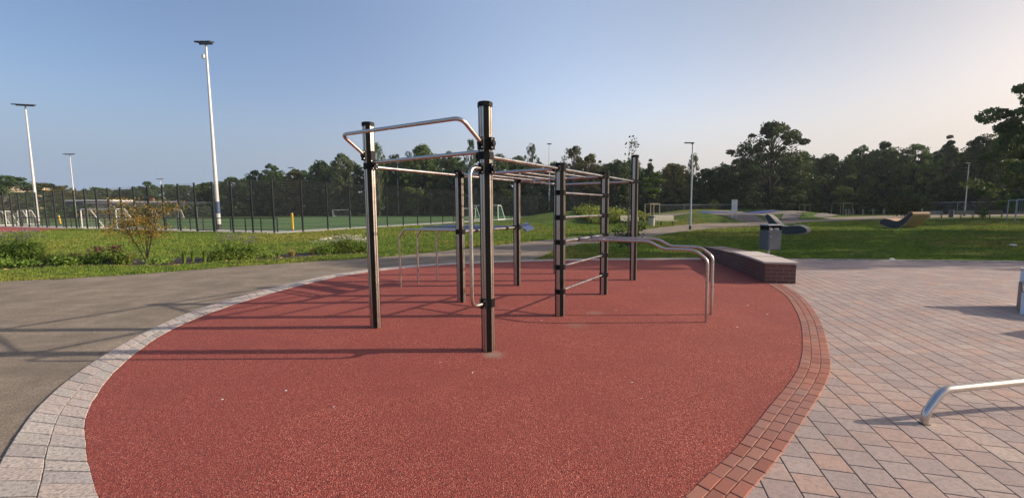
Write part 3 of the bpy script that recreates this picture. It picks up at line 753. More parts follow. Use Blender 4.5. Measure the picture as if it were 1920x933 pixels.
crumple('rubbish', bx+.12, by-.10, .92, .08, 'grey-white plastic bag at the right of the grey bin opening', seed=2)
lit = [((1655, 460), .10, 'white scrap of paper alone on the grass left of the dark lounger'), ((1900, 461), .22, 'large white crumpled bag on the grass at the right picture edge'),
       ((1596, 477), .10, 'small white tissue on the grass right of the brick wall'), ((1672, 487), .16, 'white paper heap at the far edge of the paved plaza'), ((1548, 481), .07, 'tiny white scrap at the paving edge nearest the seat wall'),
       ((1501, 475), .13, 'white wrapper on the grass just right of the grey bin'), ((1522, 474), .11, 'pale grey wrapper on the grass, second right of the bin'), ((1826, 425), .09, 'small white scrap on the shaded grass below the right benches'), ((1908, 417), .25, 'pale piece of rubbish by the foot of the metal goal frame')]
for k, ((px, py), s, lb) in enumerate(lit):
    q = G(px, py); crumple('paper_litter', q[0], q[1], 0, s*.55, lb, seed=10+k, flat=.35)

def park_lamp(px, py, ptop, label, side=-1, r=.06):
    q = G(px, py); H = ZAT(q[0], q[1], ptop); k = H/6.5
    o = tag(empty('park_lamp', (q[0], q[1], 0), math.radians(8)), label, 'street lamp', 'slim grey park lamps')
    MB().tube([(0, 0, 0), (0, 0, H*.35), (0, 0, H-.03)], r*1.25*k, 10, r2=r*.7*k).build('lamp_pole', M['lamp'], o, auto=60)
    MB().tube([(0, 0, 0), (0, 0, .28*k)], r*1.6*k, 10).build('base_collar', M['dark_lamp'], o)
    MB().box((side*.28*k, 0, H), (.72*k, .2*k, .07*k)).box((side*.02, 0, H-.03), (.12*k, .12*k, .14*k)).build('lamp_head', M['dark_lamp'], o, bevel=.01)
    return o
park_lamp(1294, 430, 268, 'slim grey park lamp beside the footpath in front of the pump track')
park_lamp(1808, 405, 306, 'slim pale park lamp beside the far benches on the right')
def floodlight(px, dist, ptop, label, w=2.6, heads=3, base=None, thick=.17, tilt=0):
    q = AT(px, dist) if base is None else G(*base)[:2]
    H = ZAT(q[0], q[1], ptop)
    o = tag(empty('floodlight_mast', (q[0], q[1], 0)), label, 'floodlight mast', 'tall floodlight masts round the pitch')
    MB().tube([(0, 0, 0), (0, 0, H*.5), (0, 0, H)], thick*1.25, 12, r2=thick*.55).build('mast_pole', M['mast'], o, auto=60)
    MB().tube([(0, 0, 0), (0, 0, .5)], thick*1.5, 12).build('mast_foot', M['dark_lamp'], o)
    MB().box((0, 0, H+.05), (w*.8, .10, .10), rz=tilt).build('cross_arm', M['dark_lamp'], o)
    for k in range(heads):
        x = (k-(heads-1)/2)*w/heads
        MB().box((x*math.cos(tilt), x*math.sin(tilt)-.2, H+.16), (w/heads*.86, .62, .14), rx=math.radians(14), rz=tilt).build('floodlight', M['dark_lamp'], o, bevel=.02)
    return o
fm = floodlight(413, 42, 84, 'nearest and tallest white floodlight mast with blue band beside the fence gate', 1.5, 3, base=(411, 430), thick=.155)
MB().tube([(0, 0, 1.5), (0, 0, 2.6)], .20, 12).build('sticker_band', M['blueboard'], fm)
MB().box((-.22, -.1, 15.6), (.22, .3, .3)).build('junction_box', M['white'], fm)
floodlight(72, 62, 199, 'white floodlight mast with spread lamps near the left picture edge', 2.6, 3, base=(72, 421), thick=.16, tilt=.3)
floodlight(143, 118, 290, 'thin far floodlight mast behind the small goal at left', 3.2, 2, thick=.16)
floodlight(306, 205, 336, 'farthest and shortest looking floodlight mast above the big goal', 3.6, 2, thick=.2)
floodlight(551, 160, 315, 'far floodlight mast right of the pitch corner above the yellow post', 2.4, 2, thick=.18)
floodlight(748, 130, 294, 'thin floodlight mast between the two left climbing posts', 1.2, 1, thick=.15)
floodlight(1030, 108, 271, 'grey floodlight mast behind the grass mound in the middle', 1.2, 1, thick=.17)
q = AT(504, 160); o = tag(empty('ball_net_pole', (q[0], q[1], 0)), 'plain pale pole without lamps far behind the pitch corner', 'pole')
H = ZAT(q[0], q[1], 318); MB().tube([(0, 0, 0), (0, 0, H)], .2, 8, r2=.13).build('pole_shaft', M['mast'], o); MB().box((0, 0, H), (.4, .3, .2)).build('pole_head', M['dark_lamp'], o)

# ------------------------------------------------------------------ goals and pitch furniture
def net_mesh(pts_grid, r): pass
def goal(x, y, rz, w, h, d, label, mat='white', net='net', t=.06, group='football goals', step=.3, cat='goal'):
    o = tag(empty('football_goal', (x, y, 0), rz), label, cat, group)
    MB().tube([(-w/2, 0, 0), (-w/2, 0, h), (w/2, 0, h), (w/2, 0, 0)], t, 8, .08).build('goal_frame', M[mat], o, auto=50)
    g_ = MB()
    for s in (-1, 1): g_.tube([(s*w/2, 0, h), (s*w/2, d*.45, h-.05), (s*w/2, d, .06), (s*w/2, 0, .06)], t*.7, 6, .1)
    g_.tube([(-w/2, d, .06), (w/2, d, .06)], t*.7, 6); g_.build('rear_frame', M[mat], o)
    n = MB(); nx = int(w/step)
    for i in range(nx+1):
        X = -w/2+i*w/nx; n.tube([(X, .02, h-.02), (X, d*.45, h-.07), (X, d, .08)], .007, 3, cap=False)
    for k in range(1, int(h/step)+1):
        z = k*step; yy = d-(d*.55)*(z/(h-.05)) if z < h else d*.45
        n.tube([(-w/2, yy, z), (w/2, yy, z)], .007, 3, cap=False)
        for s in (-1, 1): n.tube([(s*w/2, 0, z), (s*w/2, yy, z)], .007, 3, cap=False)
    for i in range(1, int(d/step)+1):
        yy = i*step
        for s in (-1, 1): n.tube([(s*w/2, yy, 0.05), (s*w/2, yy, min(h-.05, (d-yy)/(d*.55)*h if yy > d*.45 else h-.05))], .007, 3, cap=False)
    n.build('goal_net', M[net], o)
    return o
aL = math.atan2(DL[1], DL[0])
q = G(184, 429); goal(q[0]-1, q[1]+1.2, math.radians(-14), 5.0, 2.05, 2.0, 'white youth goal with sagging net standing behind the small autumn tree', t=.06)
q = AT(311, 118); goal(q[0], q[1], math.radians(0), 7.2, 2.44, 2.0, 'large far white goal on the pitch behind the autumn tree', t=.09, step=.4)
q = AT(31, 62); goal(q[0]+1, q[1], math.radians(-25), 3.0, 2.1, 1.2, 'small stored goal at the left edge left of the floodlight foot, the right one')
q = AT(12, 60); goal(q[0]-.6, q[1], math.radians(-25), 3.0, 2.0, 1.2, 'small stored goal cut by the left picture edge')
q = AT(640, 122); goal(q[0], q[1], math.radians(6), 4.6, 1.9, 1.6, 'small far white goal at the back of the pitch right of the yellow post', t=.06, step=.4)
q = AT(913, 68); goal(q[0]-.3, q[1], math.radians(-30), 4.8, 2.3, 2.2, 'white goal with green net seen just right of the front post', net='netgreen', t=.07, step=.16)
q = AT(880, 88); goal(q[0], q[1], math.radians(10), 2.6, 1.9, 1.2, 'narrow far goal left of the green netted goal', t=.06, step=.3)
def ypost(px, py, top, label, tilt=0):
    q = G(px, py); H = ZAT(q[0], q[1], top); o = tag(empty('pitch_post', (q[0], q[1], 0)), label, 'post', 'yellow pitch posts'); o.rotation_euler = (0, tilt, 0)
    MB().tube([(0, 0, .06), (0, 0, H)], .10, 12).build('padded_tube', M['yellow'], o); MB().tube([(0, 0, 0), (0, 0, .07)], .13, 12).build('post_foot', M['dark_lamp'], o)
    MB().tube([(0, 0, H), (0, 0, H+.04)], .08, 12).build('post_top', M['white'], o)
ypost(549, 431.5, 400, 'upright yellow padded post on the pitch near the fence corner'); ypost(114, 420.5, 404, 'leaning yellow post left of the youth goal', -.12)

# buildings beyond the pitch
def building(name, px, dist, w, d, h, label, wall, roofm, pitched, rz=0, windows=4, roof_h=3, cat='building'):
    q = AT(px, dist); o = tag(empty(name, (q[0], q[1], 0), rz), label, cat)
    MB().box((0, 0, h/2), (w, d, h)).build('wall', wall, o)
    if pitched:
        v = [(-w/2-.4, -d/2-.4, h), (w/2+.4, -d/2-.4, h), (w/2+.4, d/2+.4, h), (-w/2-.4, d/2+.4, h), (-w/2-.4, 0, h+roof_h), (w/2+.4, 0, h+roof_h)]
        rf = MB().add(v, [(3, 2, 1, 0), (0, 1, 5, 4), (2, 3, 4, 5), (0, 4, 3), (1, 2, 5)]).build('roof', roofm, o)
        MB().box((w*.2, -.5, h+roof_h*.8), (.9, .9, 2.2)).build('chimney', M['house_roof'], rf)
    else: MB().box((0, 0, h+.25), (w+.8, d+.8, .5)).build('roof', roofm, o)
    for i in range(windows):
        x = -w/2+(i+.5)*w/windows; f_ = MB().box((x, -d/2-.02, h*.55), (w/windows*.55, .06, min(1.5, h*.35))).build('window', M['white'], o)
        MB().box((x, -d/2-.06, h*.55), (w/windows*.47, .04, min(1.5, h*.35)-.2)).build('pane', M['glass'], f_)
    return o
building('house', 58, 165, 12, 8, 9.5, 'cream house with pitched roof among trees at the far left', M['house_wall'], M['house_wall'], True, .2, 3, 2.6, 'house')
building('house', 160, 190, 9, 7, 8.0, 'small brick house with orange roof peeping over the trees', M['house_pink'], M['house_wall'], True, -.1, 2, 2.5, 'house')
building('flat_building', 190, 150, 14, 9, 5.6, 'low flat roofed building with dark blue front and pale fascia', M['house_blue'], M['white'], False, .08, 4)
building('long_hall', 262, 150, 26, 12, 4.9, 'long low hall with grey roof behind the autumn tree', M['house_grey'], M['house_grey'], True, .05, 7, .7)
building('low_shed', 350, 150, 20, 9, 4.6, 'low grey shed behind the far goal at the foot of the trees', M['house_grey'], M['house_grey'], False, 0, 5)

# ------------------------------------------------------------------ rocking loungers on the grass
def lounger(x, y, rz, label, wood, flip=1, tip=0., W=.95, S=1.0):
    o = tag(empty('rocking_lounger', (x, y, 0), rz), label, 'lounger', 'curved rocking loungers on the lawn'); o.scale = (S, S, S)
    # spine of the banana-shaped side: foot end low, dip, raised back end
    sp_ = [(-1.02, .34, .17), (-.80, .36, .235), (-.45, .29, .27), (-.05, .23, .24), (.28, .29, .215), (.58, .52, .185), (.82, .79, .16), (.97, .95, .13)]
    C = catmull([(a, b) for a, b, c in sp_], 5); R = np.interp(np.linspace(0, 1, len(C)), np.linspace(0, 1, len(sp_)), [c for a, b, c in sp_])
    T = np.gradient(C, axis=0); T /= np.linalg.norm(T, axis=1)[:, None]; N = np.stack([-T[:, 1], T[:, 0]], 1)
    topc = C+N*R[:, None]; bot = C-N*R[:, None]
    e = []
    for k in range(1, 8):
        a = -math.pi/2+math.pi*k/8; e.append(C[-1]+T[-1]*math.cos(a)*R[-1]+N[-1]*math.sin(a)*R[-1])
    s = []
    for k in range(1, 8):
        a = math.pi/2+math.pi*k/8; s.append(C[0]+T[0]*math.cos(a)*R[0]+N[0]*math.sin(a)*R[0])
    out = list(bot) + e + list(topc[::-1]) + s
    ca, sa_ = math.cos(tip), math.sin(tip); out = np.array([(p[0]*ca-p[1]*sa_, p[0]*sa_+p[1]*ca) for p in out]); out[:, 1] -= out[:, 1].min()
    out[:, 0] *= flip
    if flip < 0: out = out[::-1]
    n = len(out)
    for sgn in (-1, 1):
        y0, y1 = (-W/2, -W/2+.04) if sgn < 0 else (W/2-.04, W/2)
        v = [(p[0], y0, p[1]) for p in out] + [(p[0], y1, p[1]) for p in out]
        f_ = [tuple(range(n)), tuple(range(n, 2*n))[::-1]] + [(i, n+i, n+(i+1) % n, (i+1) % n) for i in range(n)]
        MB().add(v, f_).build('side_panel', M['lounge_side'], o)
    # slats all round, slightly proud of the side panels
    sl_ = MB(); P = np.vstack([out, out[:1]]); L = plen(P); m = int(L/.075); Q = resample(P, m+1); ctr = out.mean(0)
    for i in range(m):
        a, b = Q[i], Q[i+1]; d = (b-a)/np.linalg.norm(b-a); nn = np.array([d[1], -d[0]]); a2 = a+d*.004; b2 = b-d*.004
        q = [a2-nn*.012, b2-nn*.012, b2+nn*.018, a2+nn*.018]
        v = [(p[0], -W/2-.015, p[1]) for p in q]+[(p[0], W/2+.015, p[1]) for p in q]
        sl_.add(v, [(0, 1, 2, 3), (7, 6, 5, 4), (0, 4, 5, 1), (1, 5, 6, 2), (2, 6, 7, 3), (3, 7, 4, 0)])
    sl_.build('slatted_skin', wood, o)
    return o
lounger(16.6, 25.9, math.radians(-46), 'dark sided curved lounger with pale slats behind the grey litter bin', M['lounge_pale'], -1, .10)
lounger(29.0, 31.6, math.radians(-86), 'dark sided curved lounger with warm wooden back alone on the open lawn', M['lounge_wood'], 1, -.02, 1.15, 1.12)

# ------------------------------------------------------------------ benches, bins, hoops, signs, stakes
def bench(name, x, y, rz, w, label, group='park benches', k=1.):
    o = tag(empty(name, (x, y, 0), rz), label, 'bench', group); o.scale = (k, k, k)
    s = MB(); [s.box((0, -.25+i*.11, .47), (w, .095, .035)) for i in range(5)]; s.build('seat', M['bench_wood'], o)
    b = MB(); [b.box((0, .25+i*.035, .58+i*.115), (w, .03, .105), rx=math.radians(-15)) for i in range(4)]; b.build('backrest', M['bench_wood'], o)
    for sx in (-w*.32, w*.32):
        MB().box((sx, -.02, .23), (.06, .40, .05)).box((sx, -.05, .22), (.055, .06, .44)).box((sx, .0, .43), (.05, .5, .04)).box((sx, .3, .68), (.04, .04, .5), rx=math.radians(-15)).build('leg', M['dark_lamp'], o)
    return o
q = G(1247, 424); bench('park_bench', q[0]+.2, q[1]+.2, math.radians(18), 2.0, 'grey-green park bench beside a concrete bin at the footpath in the middle')
q = G(1186, 424); bench('park_bench', q[0], q[1]+.5, math.radians(16), 1.9, 'pale bench behind the young birch, half hidden by the tall rear post')
for px, py, lb in ((1753, 405, 'park bench beside the far grey bin, leftmost of the three'), (1812, 407, 'park bench standing right behind the far right lamp post, middle of the three'), (1866, 406, 'pale park bench at the far path, rightmost of the three')):
    q = AT(px, 56); bench('park_bench', q[0], q[1], math.radians(-10), 2.1, lb, k=1.0)
def concrete_bin(px, dist, label, s=1.):
    q = AT(px, dist); o = tag(empty('round_bin', (q[0], q[1], 0)), label, 'litter bin'); o.scale = (s, s, s)
    MB().tube([(0, 0, 0), (0, 0, .78)], .25, 16, r2=.28).build('bin_drum', M['concrete'] if s == 1 else M['binplast'], o, auto=50); MB().tube([(0, 0, .782), (0, 0, .90)], .24, 16).build('bin_rim', M['black'], o)
    MB().tube([(0, 0, .9), (0, 0, .94)], .27, 16).build('bin_cover', M['galv'], o)
concrete_bin(1222, 38.5, 'speckled concrete litter bin left of the park bench'); concrete_bin(1783, 60, 'dark grey bin with white lid between the two far benches', 1.02)
h0 = None
for k, px in enumerate((1586, 1592, 1599, 1618, 1637, 1657)):
    q = AT(px, 84)
    if h0 is None:
        h0 = empty('bike_hoop', (q[0], q[1], 0), math.radians(35)); MB().tube([(-.38, 0, 0), (-.38, 0, 1.05), (.38, 0, 1.05), (.38, 0, 0)], .035, 8, .3).build('hoop_tube', M['galv'], h0, auto=50); c = h0
    else: c = copy_tree(h0); c.location = (q[0], q[1], 0)
    tag(c, ['shiny bicycle hoop nearest the staked tree', 'bicycle hoop overlapping the first hoop on its right', 'third bicycle hoop of the close cluster at the far path', 'lone bicycle hoop right of the close cluster', 'bicycle hoop second from the right end of the row', 'rightmost bicycle hoop of the row at the far path'][k], 'bicycle stand', 'steel bicycle hoops at the far path')
def stakes(px, dist, w, h, label):
    q = AT(px, dist); o = tag(empty('tree_stakes', (q[0], q[1], 0), .25), label, 'tree stakes', 'wooden tree stake frames')
    for i, (x, y) in enumerate(((-w/2, -w/2), (w/2, -w/2), (w/2, w/2), (-w/2, w/2))): MB().tube([(x, y, 0), (x, y, h)], .05, 8).build('stake', M['stake'], o)
    c = MB()
    for a, b in (((-w/2, -w/2), (w/2, -w/2)), ((w/2, -w/2), (w/2, w/2)), ((w/2, w/2), (-w/2, w/2)), ((-w/2, w/2), (-w/2, -w/2))): c.beam((*a, h-.03), (*b, h-.03), .05, .09)
    c.build('crosspiece', M['stake'], o); return o
stakes(1222, 43, 1.0, 2.1, 'tall wooden stake frame round the young tree by the concrete bin')
stakes(1508, 88, 1.3, 2.1, 'small wooden stake frame beyond the pump track'); stakes(1578, 84, 2.3, 2.3, 'wide wooden stake frame left of the bicycle hoops'); stakes(1162, 92, 1.4, 1.9, 'distant stake frame seen right of the ladder')
q = AT(1376, 49); sg = tag(empty('info_sign', (q[0], q[1], 0), math.radians(-6)), 'white upright information board on two thin posts before the pump track', 'sign')
for x in (-.26, .26): MB().tube([(x, 0.03, 0), (x, .03, 2.5)], .03, 8).build('sign_post', M['galv'], sg)
MB().box((0, 0, 2.25), (.62, .03, .55)).build('upper_panel', M['white'], sg); MB().box((0, 0, 1.53), (.62, .03, .85)).build('lower_panel', M['white'], sg)
t_ = MB()
for i, (z, wd) in enumerate(((2.42, .4), (2.3, .3), (1.85, .42), (1.72, .36), (1.6, .44), (1.48, .3), (1.36, .4))): t_.box((-.02, -.017, z), (wd, .004, .02 if i else .035))
t_.build('sign_lines', M['house_grey'], sg)
# metal goal-like frame at right edge
q = AT(1903, 42); fr_ = tag(empty('steel_frame_goal', (q[0], q[1], 0), math.radians(-20)), 'open grey steel multi-sport goal frame cut by the right picture edge', 'goal')
MB().tube([(0, 0, 0), (0, 0, 2.15), (3.2, 0, 2.15), (3.2, 0, 0)], .055, 8, .03).build('goal_frame', M['lamp'], fr_)
g2 = MB(); [g2.tube([(.1+i*.16, .04, .9), (.1+i*.16, .04, 2.12)], .010, 4) for i in range(20)]; g2.box((1.6, .04, .9), (3.2, .04, .05)); g2.build('goal_bars', M['lamp'], fr_)
MB().tube([(.0, .05, 2.1), (.0, 1.1, 2.1), (.0, 1.1, 0)], .045, 8, .03).tube([(3.2, .05, 2.1), (3.2, 1.1, 2.1), (3.2, 1.1, 0)], .045, 8, .03).build('rear_frame', M['lamp'], fr_)
for k, px in enumerate((1703, 1712, 1728)):
    q = AT(px, 78); o = tag(empty('bollard', (q[0], q[1], 0)), ['short pale bollard, left one right of the small yellow tree', 'short pale bollard, middle one right of the small yellow tree', 'short pale bollard nearest the wooden lounger back'][k], 'bollard', 'pale bollards at the far path')
    MB().tube([(0, 0, 0), (0, 0, 1.1)], .08, 10).build('bollard_shaft', M['galv'], o); MB().tube([(0, 0, 1.1), (0, 0, 1.14)], .06, 10).build('bollard_cap', M['dark_lamp'], o)

# low steel bar set in the plaza
q = G(1733, 796); pb = tag(empty('low_push_up_bar', (q[0], q[1], 0), math.atan2(.12, .80)), 'low bent stainless steel bar rising from the plaza paving at right', 'exercise bar')
MB().tube([(0, 0, 0), (0, 0, .09), (.14, 0, .265), (1.5, 0, .285), (1.66, 0, .11), (1.66, 0, 0)], .029, 16, .06).build('bar_tube', M['steel'], pb, auto=40)
MB().tube([(0, 0, .0125), (0, 0, .0135)], .036, 16).tube([(1.66, 0, .0125), (1.66, 0, .0135)], .036, 16).build('floor_collar', M['joint'], pb)

# white slatted lounge seat at the right edge and an unseen bin added beyond the frame for its shadow
ls = tag(empty('lounge_seat', (7.66, 6.32, 0)), 'white seat with shade-blue panels and slatted top at the right edge of the plaza', 'seat')
e_ = np.array([.66, -.75]); f0 = np.array([0., 0.]); r0_ = G(1907, 575)[:2]-np.array([7.66, 6.32]); bk_ = G(1905.5, 574)[:2]*.992-np.array([7.66, 6.32]); nb = np.array([.75, .66])*.05
def slab_(p, q, t, z0, z1, z1b=None):
    z1b = z1 if z1b is None else z1b; v = [(*p, z0), (*q, z0), (*(q+t), z0), (*(p+t), z0), (*p, z1), (*q, z1b), (*(q+t), z1b), (*(p+t), z1)]
    return MB().add(v, [(3, 2, 1, 0), (4, 5, 6, 7), (0, 1, 5, 4), (1, 2, 6, 5), (2, 3, 7, 6), (3, 0, 4, 7)])
slab_(r0_, r0_+e_*1.5, nb, .0, .60).build('rear_panel', M['furn'], ls)
slab_(f0, f0+e_*1.4, nb*.8, .0, .335).build('front_panel', M['furn'], ls)
slab_(f0+nb*.9, bk_, e_*.04, .0, .335, .42).build('side_panel', M['cap2'], ls)
s_ = MB()
for i in range(6):
    a_ = f0+e_*.01+nb*(1.2+i*2.1); s_.beam((*a_, .355+i*.016), (*(a_+e_*1.38), .355+i*.016), .07, .025)
s_.build('seat_slat', M['lounge_pale'], ls)
s_ = MB()
for i in range(20):
    a_ = r0_+e_*(.02+i*.075)-nb*.3; s_.beam((*a_, .62), (*(a_+nb*2.6), .62), .045, .03)
s_.build('top_slat', M['lounge_pale'], ls)
litter_bin('litter_bin', 9.15, 5.2, .3, 'unseen stand-in bin added to cast a shadow onto the right plaza edge')

# ------------------------------------------------------------------ thin morning haze in the air
hzb = MB().box((0, 130, 29), (900, 700, 60)).build('haze', M['white']); tag(hzb, kind='stuff')
hm_ = bpy.data.materials.new('haze_air'); hm_.use_nodes = True; ht = hm_.node_tree
for n_d in list(ht.nodes):
    if n_d.type == 'BSDF_PRINCIPLED': ht.nodes.remove(n_d)
pv = ht.nodes.new('ShaderNodeVolumePrincipled'); pv.inputs['Density'].default_value = .00026; pv.inputs['Color'].default_value = (.80, .90, 1, 1); pv.inputs['Anisotropy'].default_value = .35
ht.links.new(pv.outputs[0], ht.nodes['Material Output'].inputs['Volume']); hzb.data.materials.clear(); hzb.data.materials.append(hm_)

# ------------------------------------------------------------------ pump track ribbons
def ribbon(name, P, w, mat, lift=.035, n=90):
    P = resample(catmull(P, 8), n); T = np.gradient(P, axis=0); T /= np.linalg.norm(T, axis=1)[:, None]; N = np.stack([-T[:, 1], T[:, 0]], 1); V = []; m = 7
    for i in range(n):
        for k in range(m):
            q = P[i]+N[i]*w*(k/(m-1)-.5); V.append((q[0], q[1], float(hf(q[0], q[1]))+lift))
    F = np.array([(i*m+k, (i+1)*m+k, (i+1)*m+k+1, i*m+k+1) for i in range(n-1) for k in range(m-1)])
    o = mesh_np(name, V, F, mat, smooth=True)
    me = o.data
    if me.polygons[0].normal.z < 0: me.flip_normals()
    return tag(o, kind='structure')
ribbon('pump_track', [(16, 70), (22, 68), (30, 68.5), (38, 69), (46, 71), (52, 76), (48, 82), (38, 80), (26, 76), (18, 74)], 2.4, M['asphalt'], .05)
ribbon('pump_track_branch', [(27, 49), (29, 53.0), (27, 60), (24, 66)], 3.4, M['asphalt'], .055)
ribbon('pump_track_branch', [(34, 53), (40, 60), (47, 66), (54, 72)], 1.9, M['asphalt'], .06)
ribbon('blue_track', [(18, 76.5), (25, 78), (33, 79), (38, 77.5)], 3.2, M['blue'], .09)
ribbon('blue_track', [(31, 70.2), (37, 71.5), (45, 73)], 2.6, M['blue'], .10)

# ------------------------------------------------------------------ vegetation
def leaf_quads(C, size, rng, up=.35, aspect=1.5, droop=0):
    n = len(C); nrm = rng.normal(size=(n, 3)); nrm[:, 2] += up*2; nrm /= np.linalg.norm(nrm, axis=1)[:, None]
    a = rng.normal(size=(n, 3)); a -= (a*nrm).sum(1)[:, None]*nrm; a /= np.linalg.norm(a, axis=1)[:, None]; b = np.cross(nrm, a)
    s = size*rng.uniform(.6, 1.35, n)[:, None] if np.isscalar(size) else (size*rng.uniform(.7, 1.3, n))[:, None]
    a = a*s*aspect*.5; b = b*s*.5
    V = np.stack([C-a, C+b-a*.15, C+a, C-b-a*.15], 1).reshape(-1, 3); F = np.arange(4*n).reshape(n, 4); return V, F
def crown_points(kind, n, rng):
    """unit crown: width 1, height 1, clumps of leaves round limb ends"""
    env = {'broad': [(0.02, .38), (.2, .49), (.45, .5), (.65, .44), (.82, .34), (.93, .22), (1, .06)], 'tall': [(.02, .36), (.2, .46), (.45, .5), (.7, .40), (.9, .25), (1, .06)],
           'conifer': [(.02, .48), (.2, .46), (.45, .34), (.7, .22), (.9, .09), (1, .01)], 'airy': [(.05, .22), (.3, .40), (.55, .46), (.8, .32), (1, .06)],
           'umbrella': [(.30, .10), (.5, .16), (.62, .48), (.8, .46), (.95, .2), (1, .05)], 'poplar': [(.05, .35), (.3, .5), (.7, .42), (1, .05)], 'shrub': [(0, .42), (.3, .5), (.7, .42), (1, .1)]}[kind]
    K = {'broad': 190, 'tall': 150, 'conifer': 120, 'airy': 110, 'umbrella': 50, 'poplar': 40, 'shrub': 50}[kind]
    zs = [e[0] for e in env]; rs = [e[1] for e in env]; cl = []
    lob = rng.uniform(0, 6.28, 4)
    while len(cl) < K:
        z = rng.uniform(zs[0], 1)**.9; a = rng.uniform(0, 6.283); R = np.interp(z, zs, rs)
        R *= 1+.15*math.sin(3*a+lob[0]+z*7)+.10*math.sin(5*a+lob[1]-z*11)
        r = R*rng.uniform(.2, 1)**.55
        cl.append((r*math.cos(a), r*math.sin(a), z, R))
    cl = np.array(cl); per = rng.dirichlet(np.ones(K)*3)*n; P = []
    for (x, y, z, R), m in zip(cl, per):
        m = int(m); s = (.030+.062*rng.random()**1.4)*(1 if K > 60 else 1.8); d = rng.normal(size=(m, 3)); d /= np.linalg.norm(d, axis=1)[:, None]; d *= rng.uniform(.3, 1, m)[:, None]**.5
        P.append(np.array([x, y, z])+d*np.array([s*1.25, s*1.25, s*.62 if kind != 'conifer' else s*.35]))
    return np.vstack(P), cl
LEAFM = {'deep': m_leaf('deep_green_leaf', (.036, .066, .018), (.066, .106, .028)), 'mid': m_leaf('mid_green_leaf', (.052, .090, .022), (.095, .145, .036)),
         'olive': m_leaf('olive_leaf', (.066, .080, .022), (.120, .120, .034)), 'grey': m_leaf('grey_green_leaf', (.054, .078, .034), (.090, .120, .055)),
         'lime': m_leaf('lime_leaf', (.10, .15, .02), (.19, .22, .04)), 'autumn': m_leaf('autumn_leaf', (.17, .18, .03), (.36, .26, .055), .4),
         'herb': m_leaf('herb_leaf', (.085, .16, .025), (.16, .24, .045), .4), 'birch': m_leaf('birch_leaf', (.02, .035, .012), (.05, .07, .02)),
         'pink': m_leaf('pink_petal', (.22, .09, .08), (.28, .15, .12)), 'purple': m_leaf('violet_petal', (.14, .12, .16), (.20, .17, .20)), 'cream': m_leaf('cream_petal', (.6, .56, .5), (.75, .7, .62)),
         'straw': m_leaf('straw_leaf', (.26, .24, .06), (.38, .33, .10))}
PROTO = {}
def proto(kind, mat, var, n=20000, size=.0175):
    key = (kind, mat, var)
    if key in PROTO: return PROTO[key]
    rng = np.random.default_rng(abs(hash(kind)) % 1 + {'broad': 10, 'tall': 20, 'conifer': 30, 'airy': 40, 'umbrella': 50, 'poplar': 60, 'shrub': 70}[kind] + var*7)
    if kind == 'airy': n = int(n*.5)
    P, cl = crown_points(kind, n, rng); V, F = leaf_quads(P, size*(1 if kind != 'airy' else .85), rng)
    cm = bpy.data.meshes.new('crown'); o = mesh_np('crown', V, F, LEAFM[mat]); cme = o.data; bpy.data.objects.remove(o)
    b = MB(); b.tube([(0, 0, -.05), (.005, 0, .3), (-.01, .01, .62), (0, 0, .95)], .020, 7, r2=.004)
    for i in range(0, len(cl), 2):
        x, y, z, R = cl[i]; z0 = max(.08, z-.25); b.tube([(0, 0, z0), (x*.5, y*.5, z0+(z-z0)*.6), (x*.95, y*.95, z)], .007, 4, r2=.0018, cap=False)
    o = b.build('trunk', M['barkpale'] if kind == 'airy' else M['bark']); tme = o.data; bpy.data.objects.remove(o)
    PROTO[key] = (cme, tme); return PROTO[key]
def tree(px, ytop, dist, wpx, kind, mat, label, var=0, group='trees at the edge of the woodland', name='woodland_tree', base=None):
    q = AT(px, dist) if base is None else base
    H = ZAT(q[0], q[1], ytop); W = wpx/FOC*dist
    o = tag(empty(name, (q[0], q[1], float(hf(q[0], q[1]))), random.uniform(0, 6.28)), label, 'tree', group)
    cme, tme = proto(kind, mat, var)
    for nm, me in (('crown', cme), ('trunk', tme)):
        c = bpy.data.objects.new(nm, me); scene.collection.objects.link(c); c.parent = o; c.scale = (W, W, H)
    return o
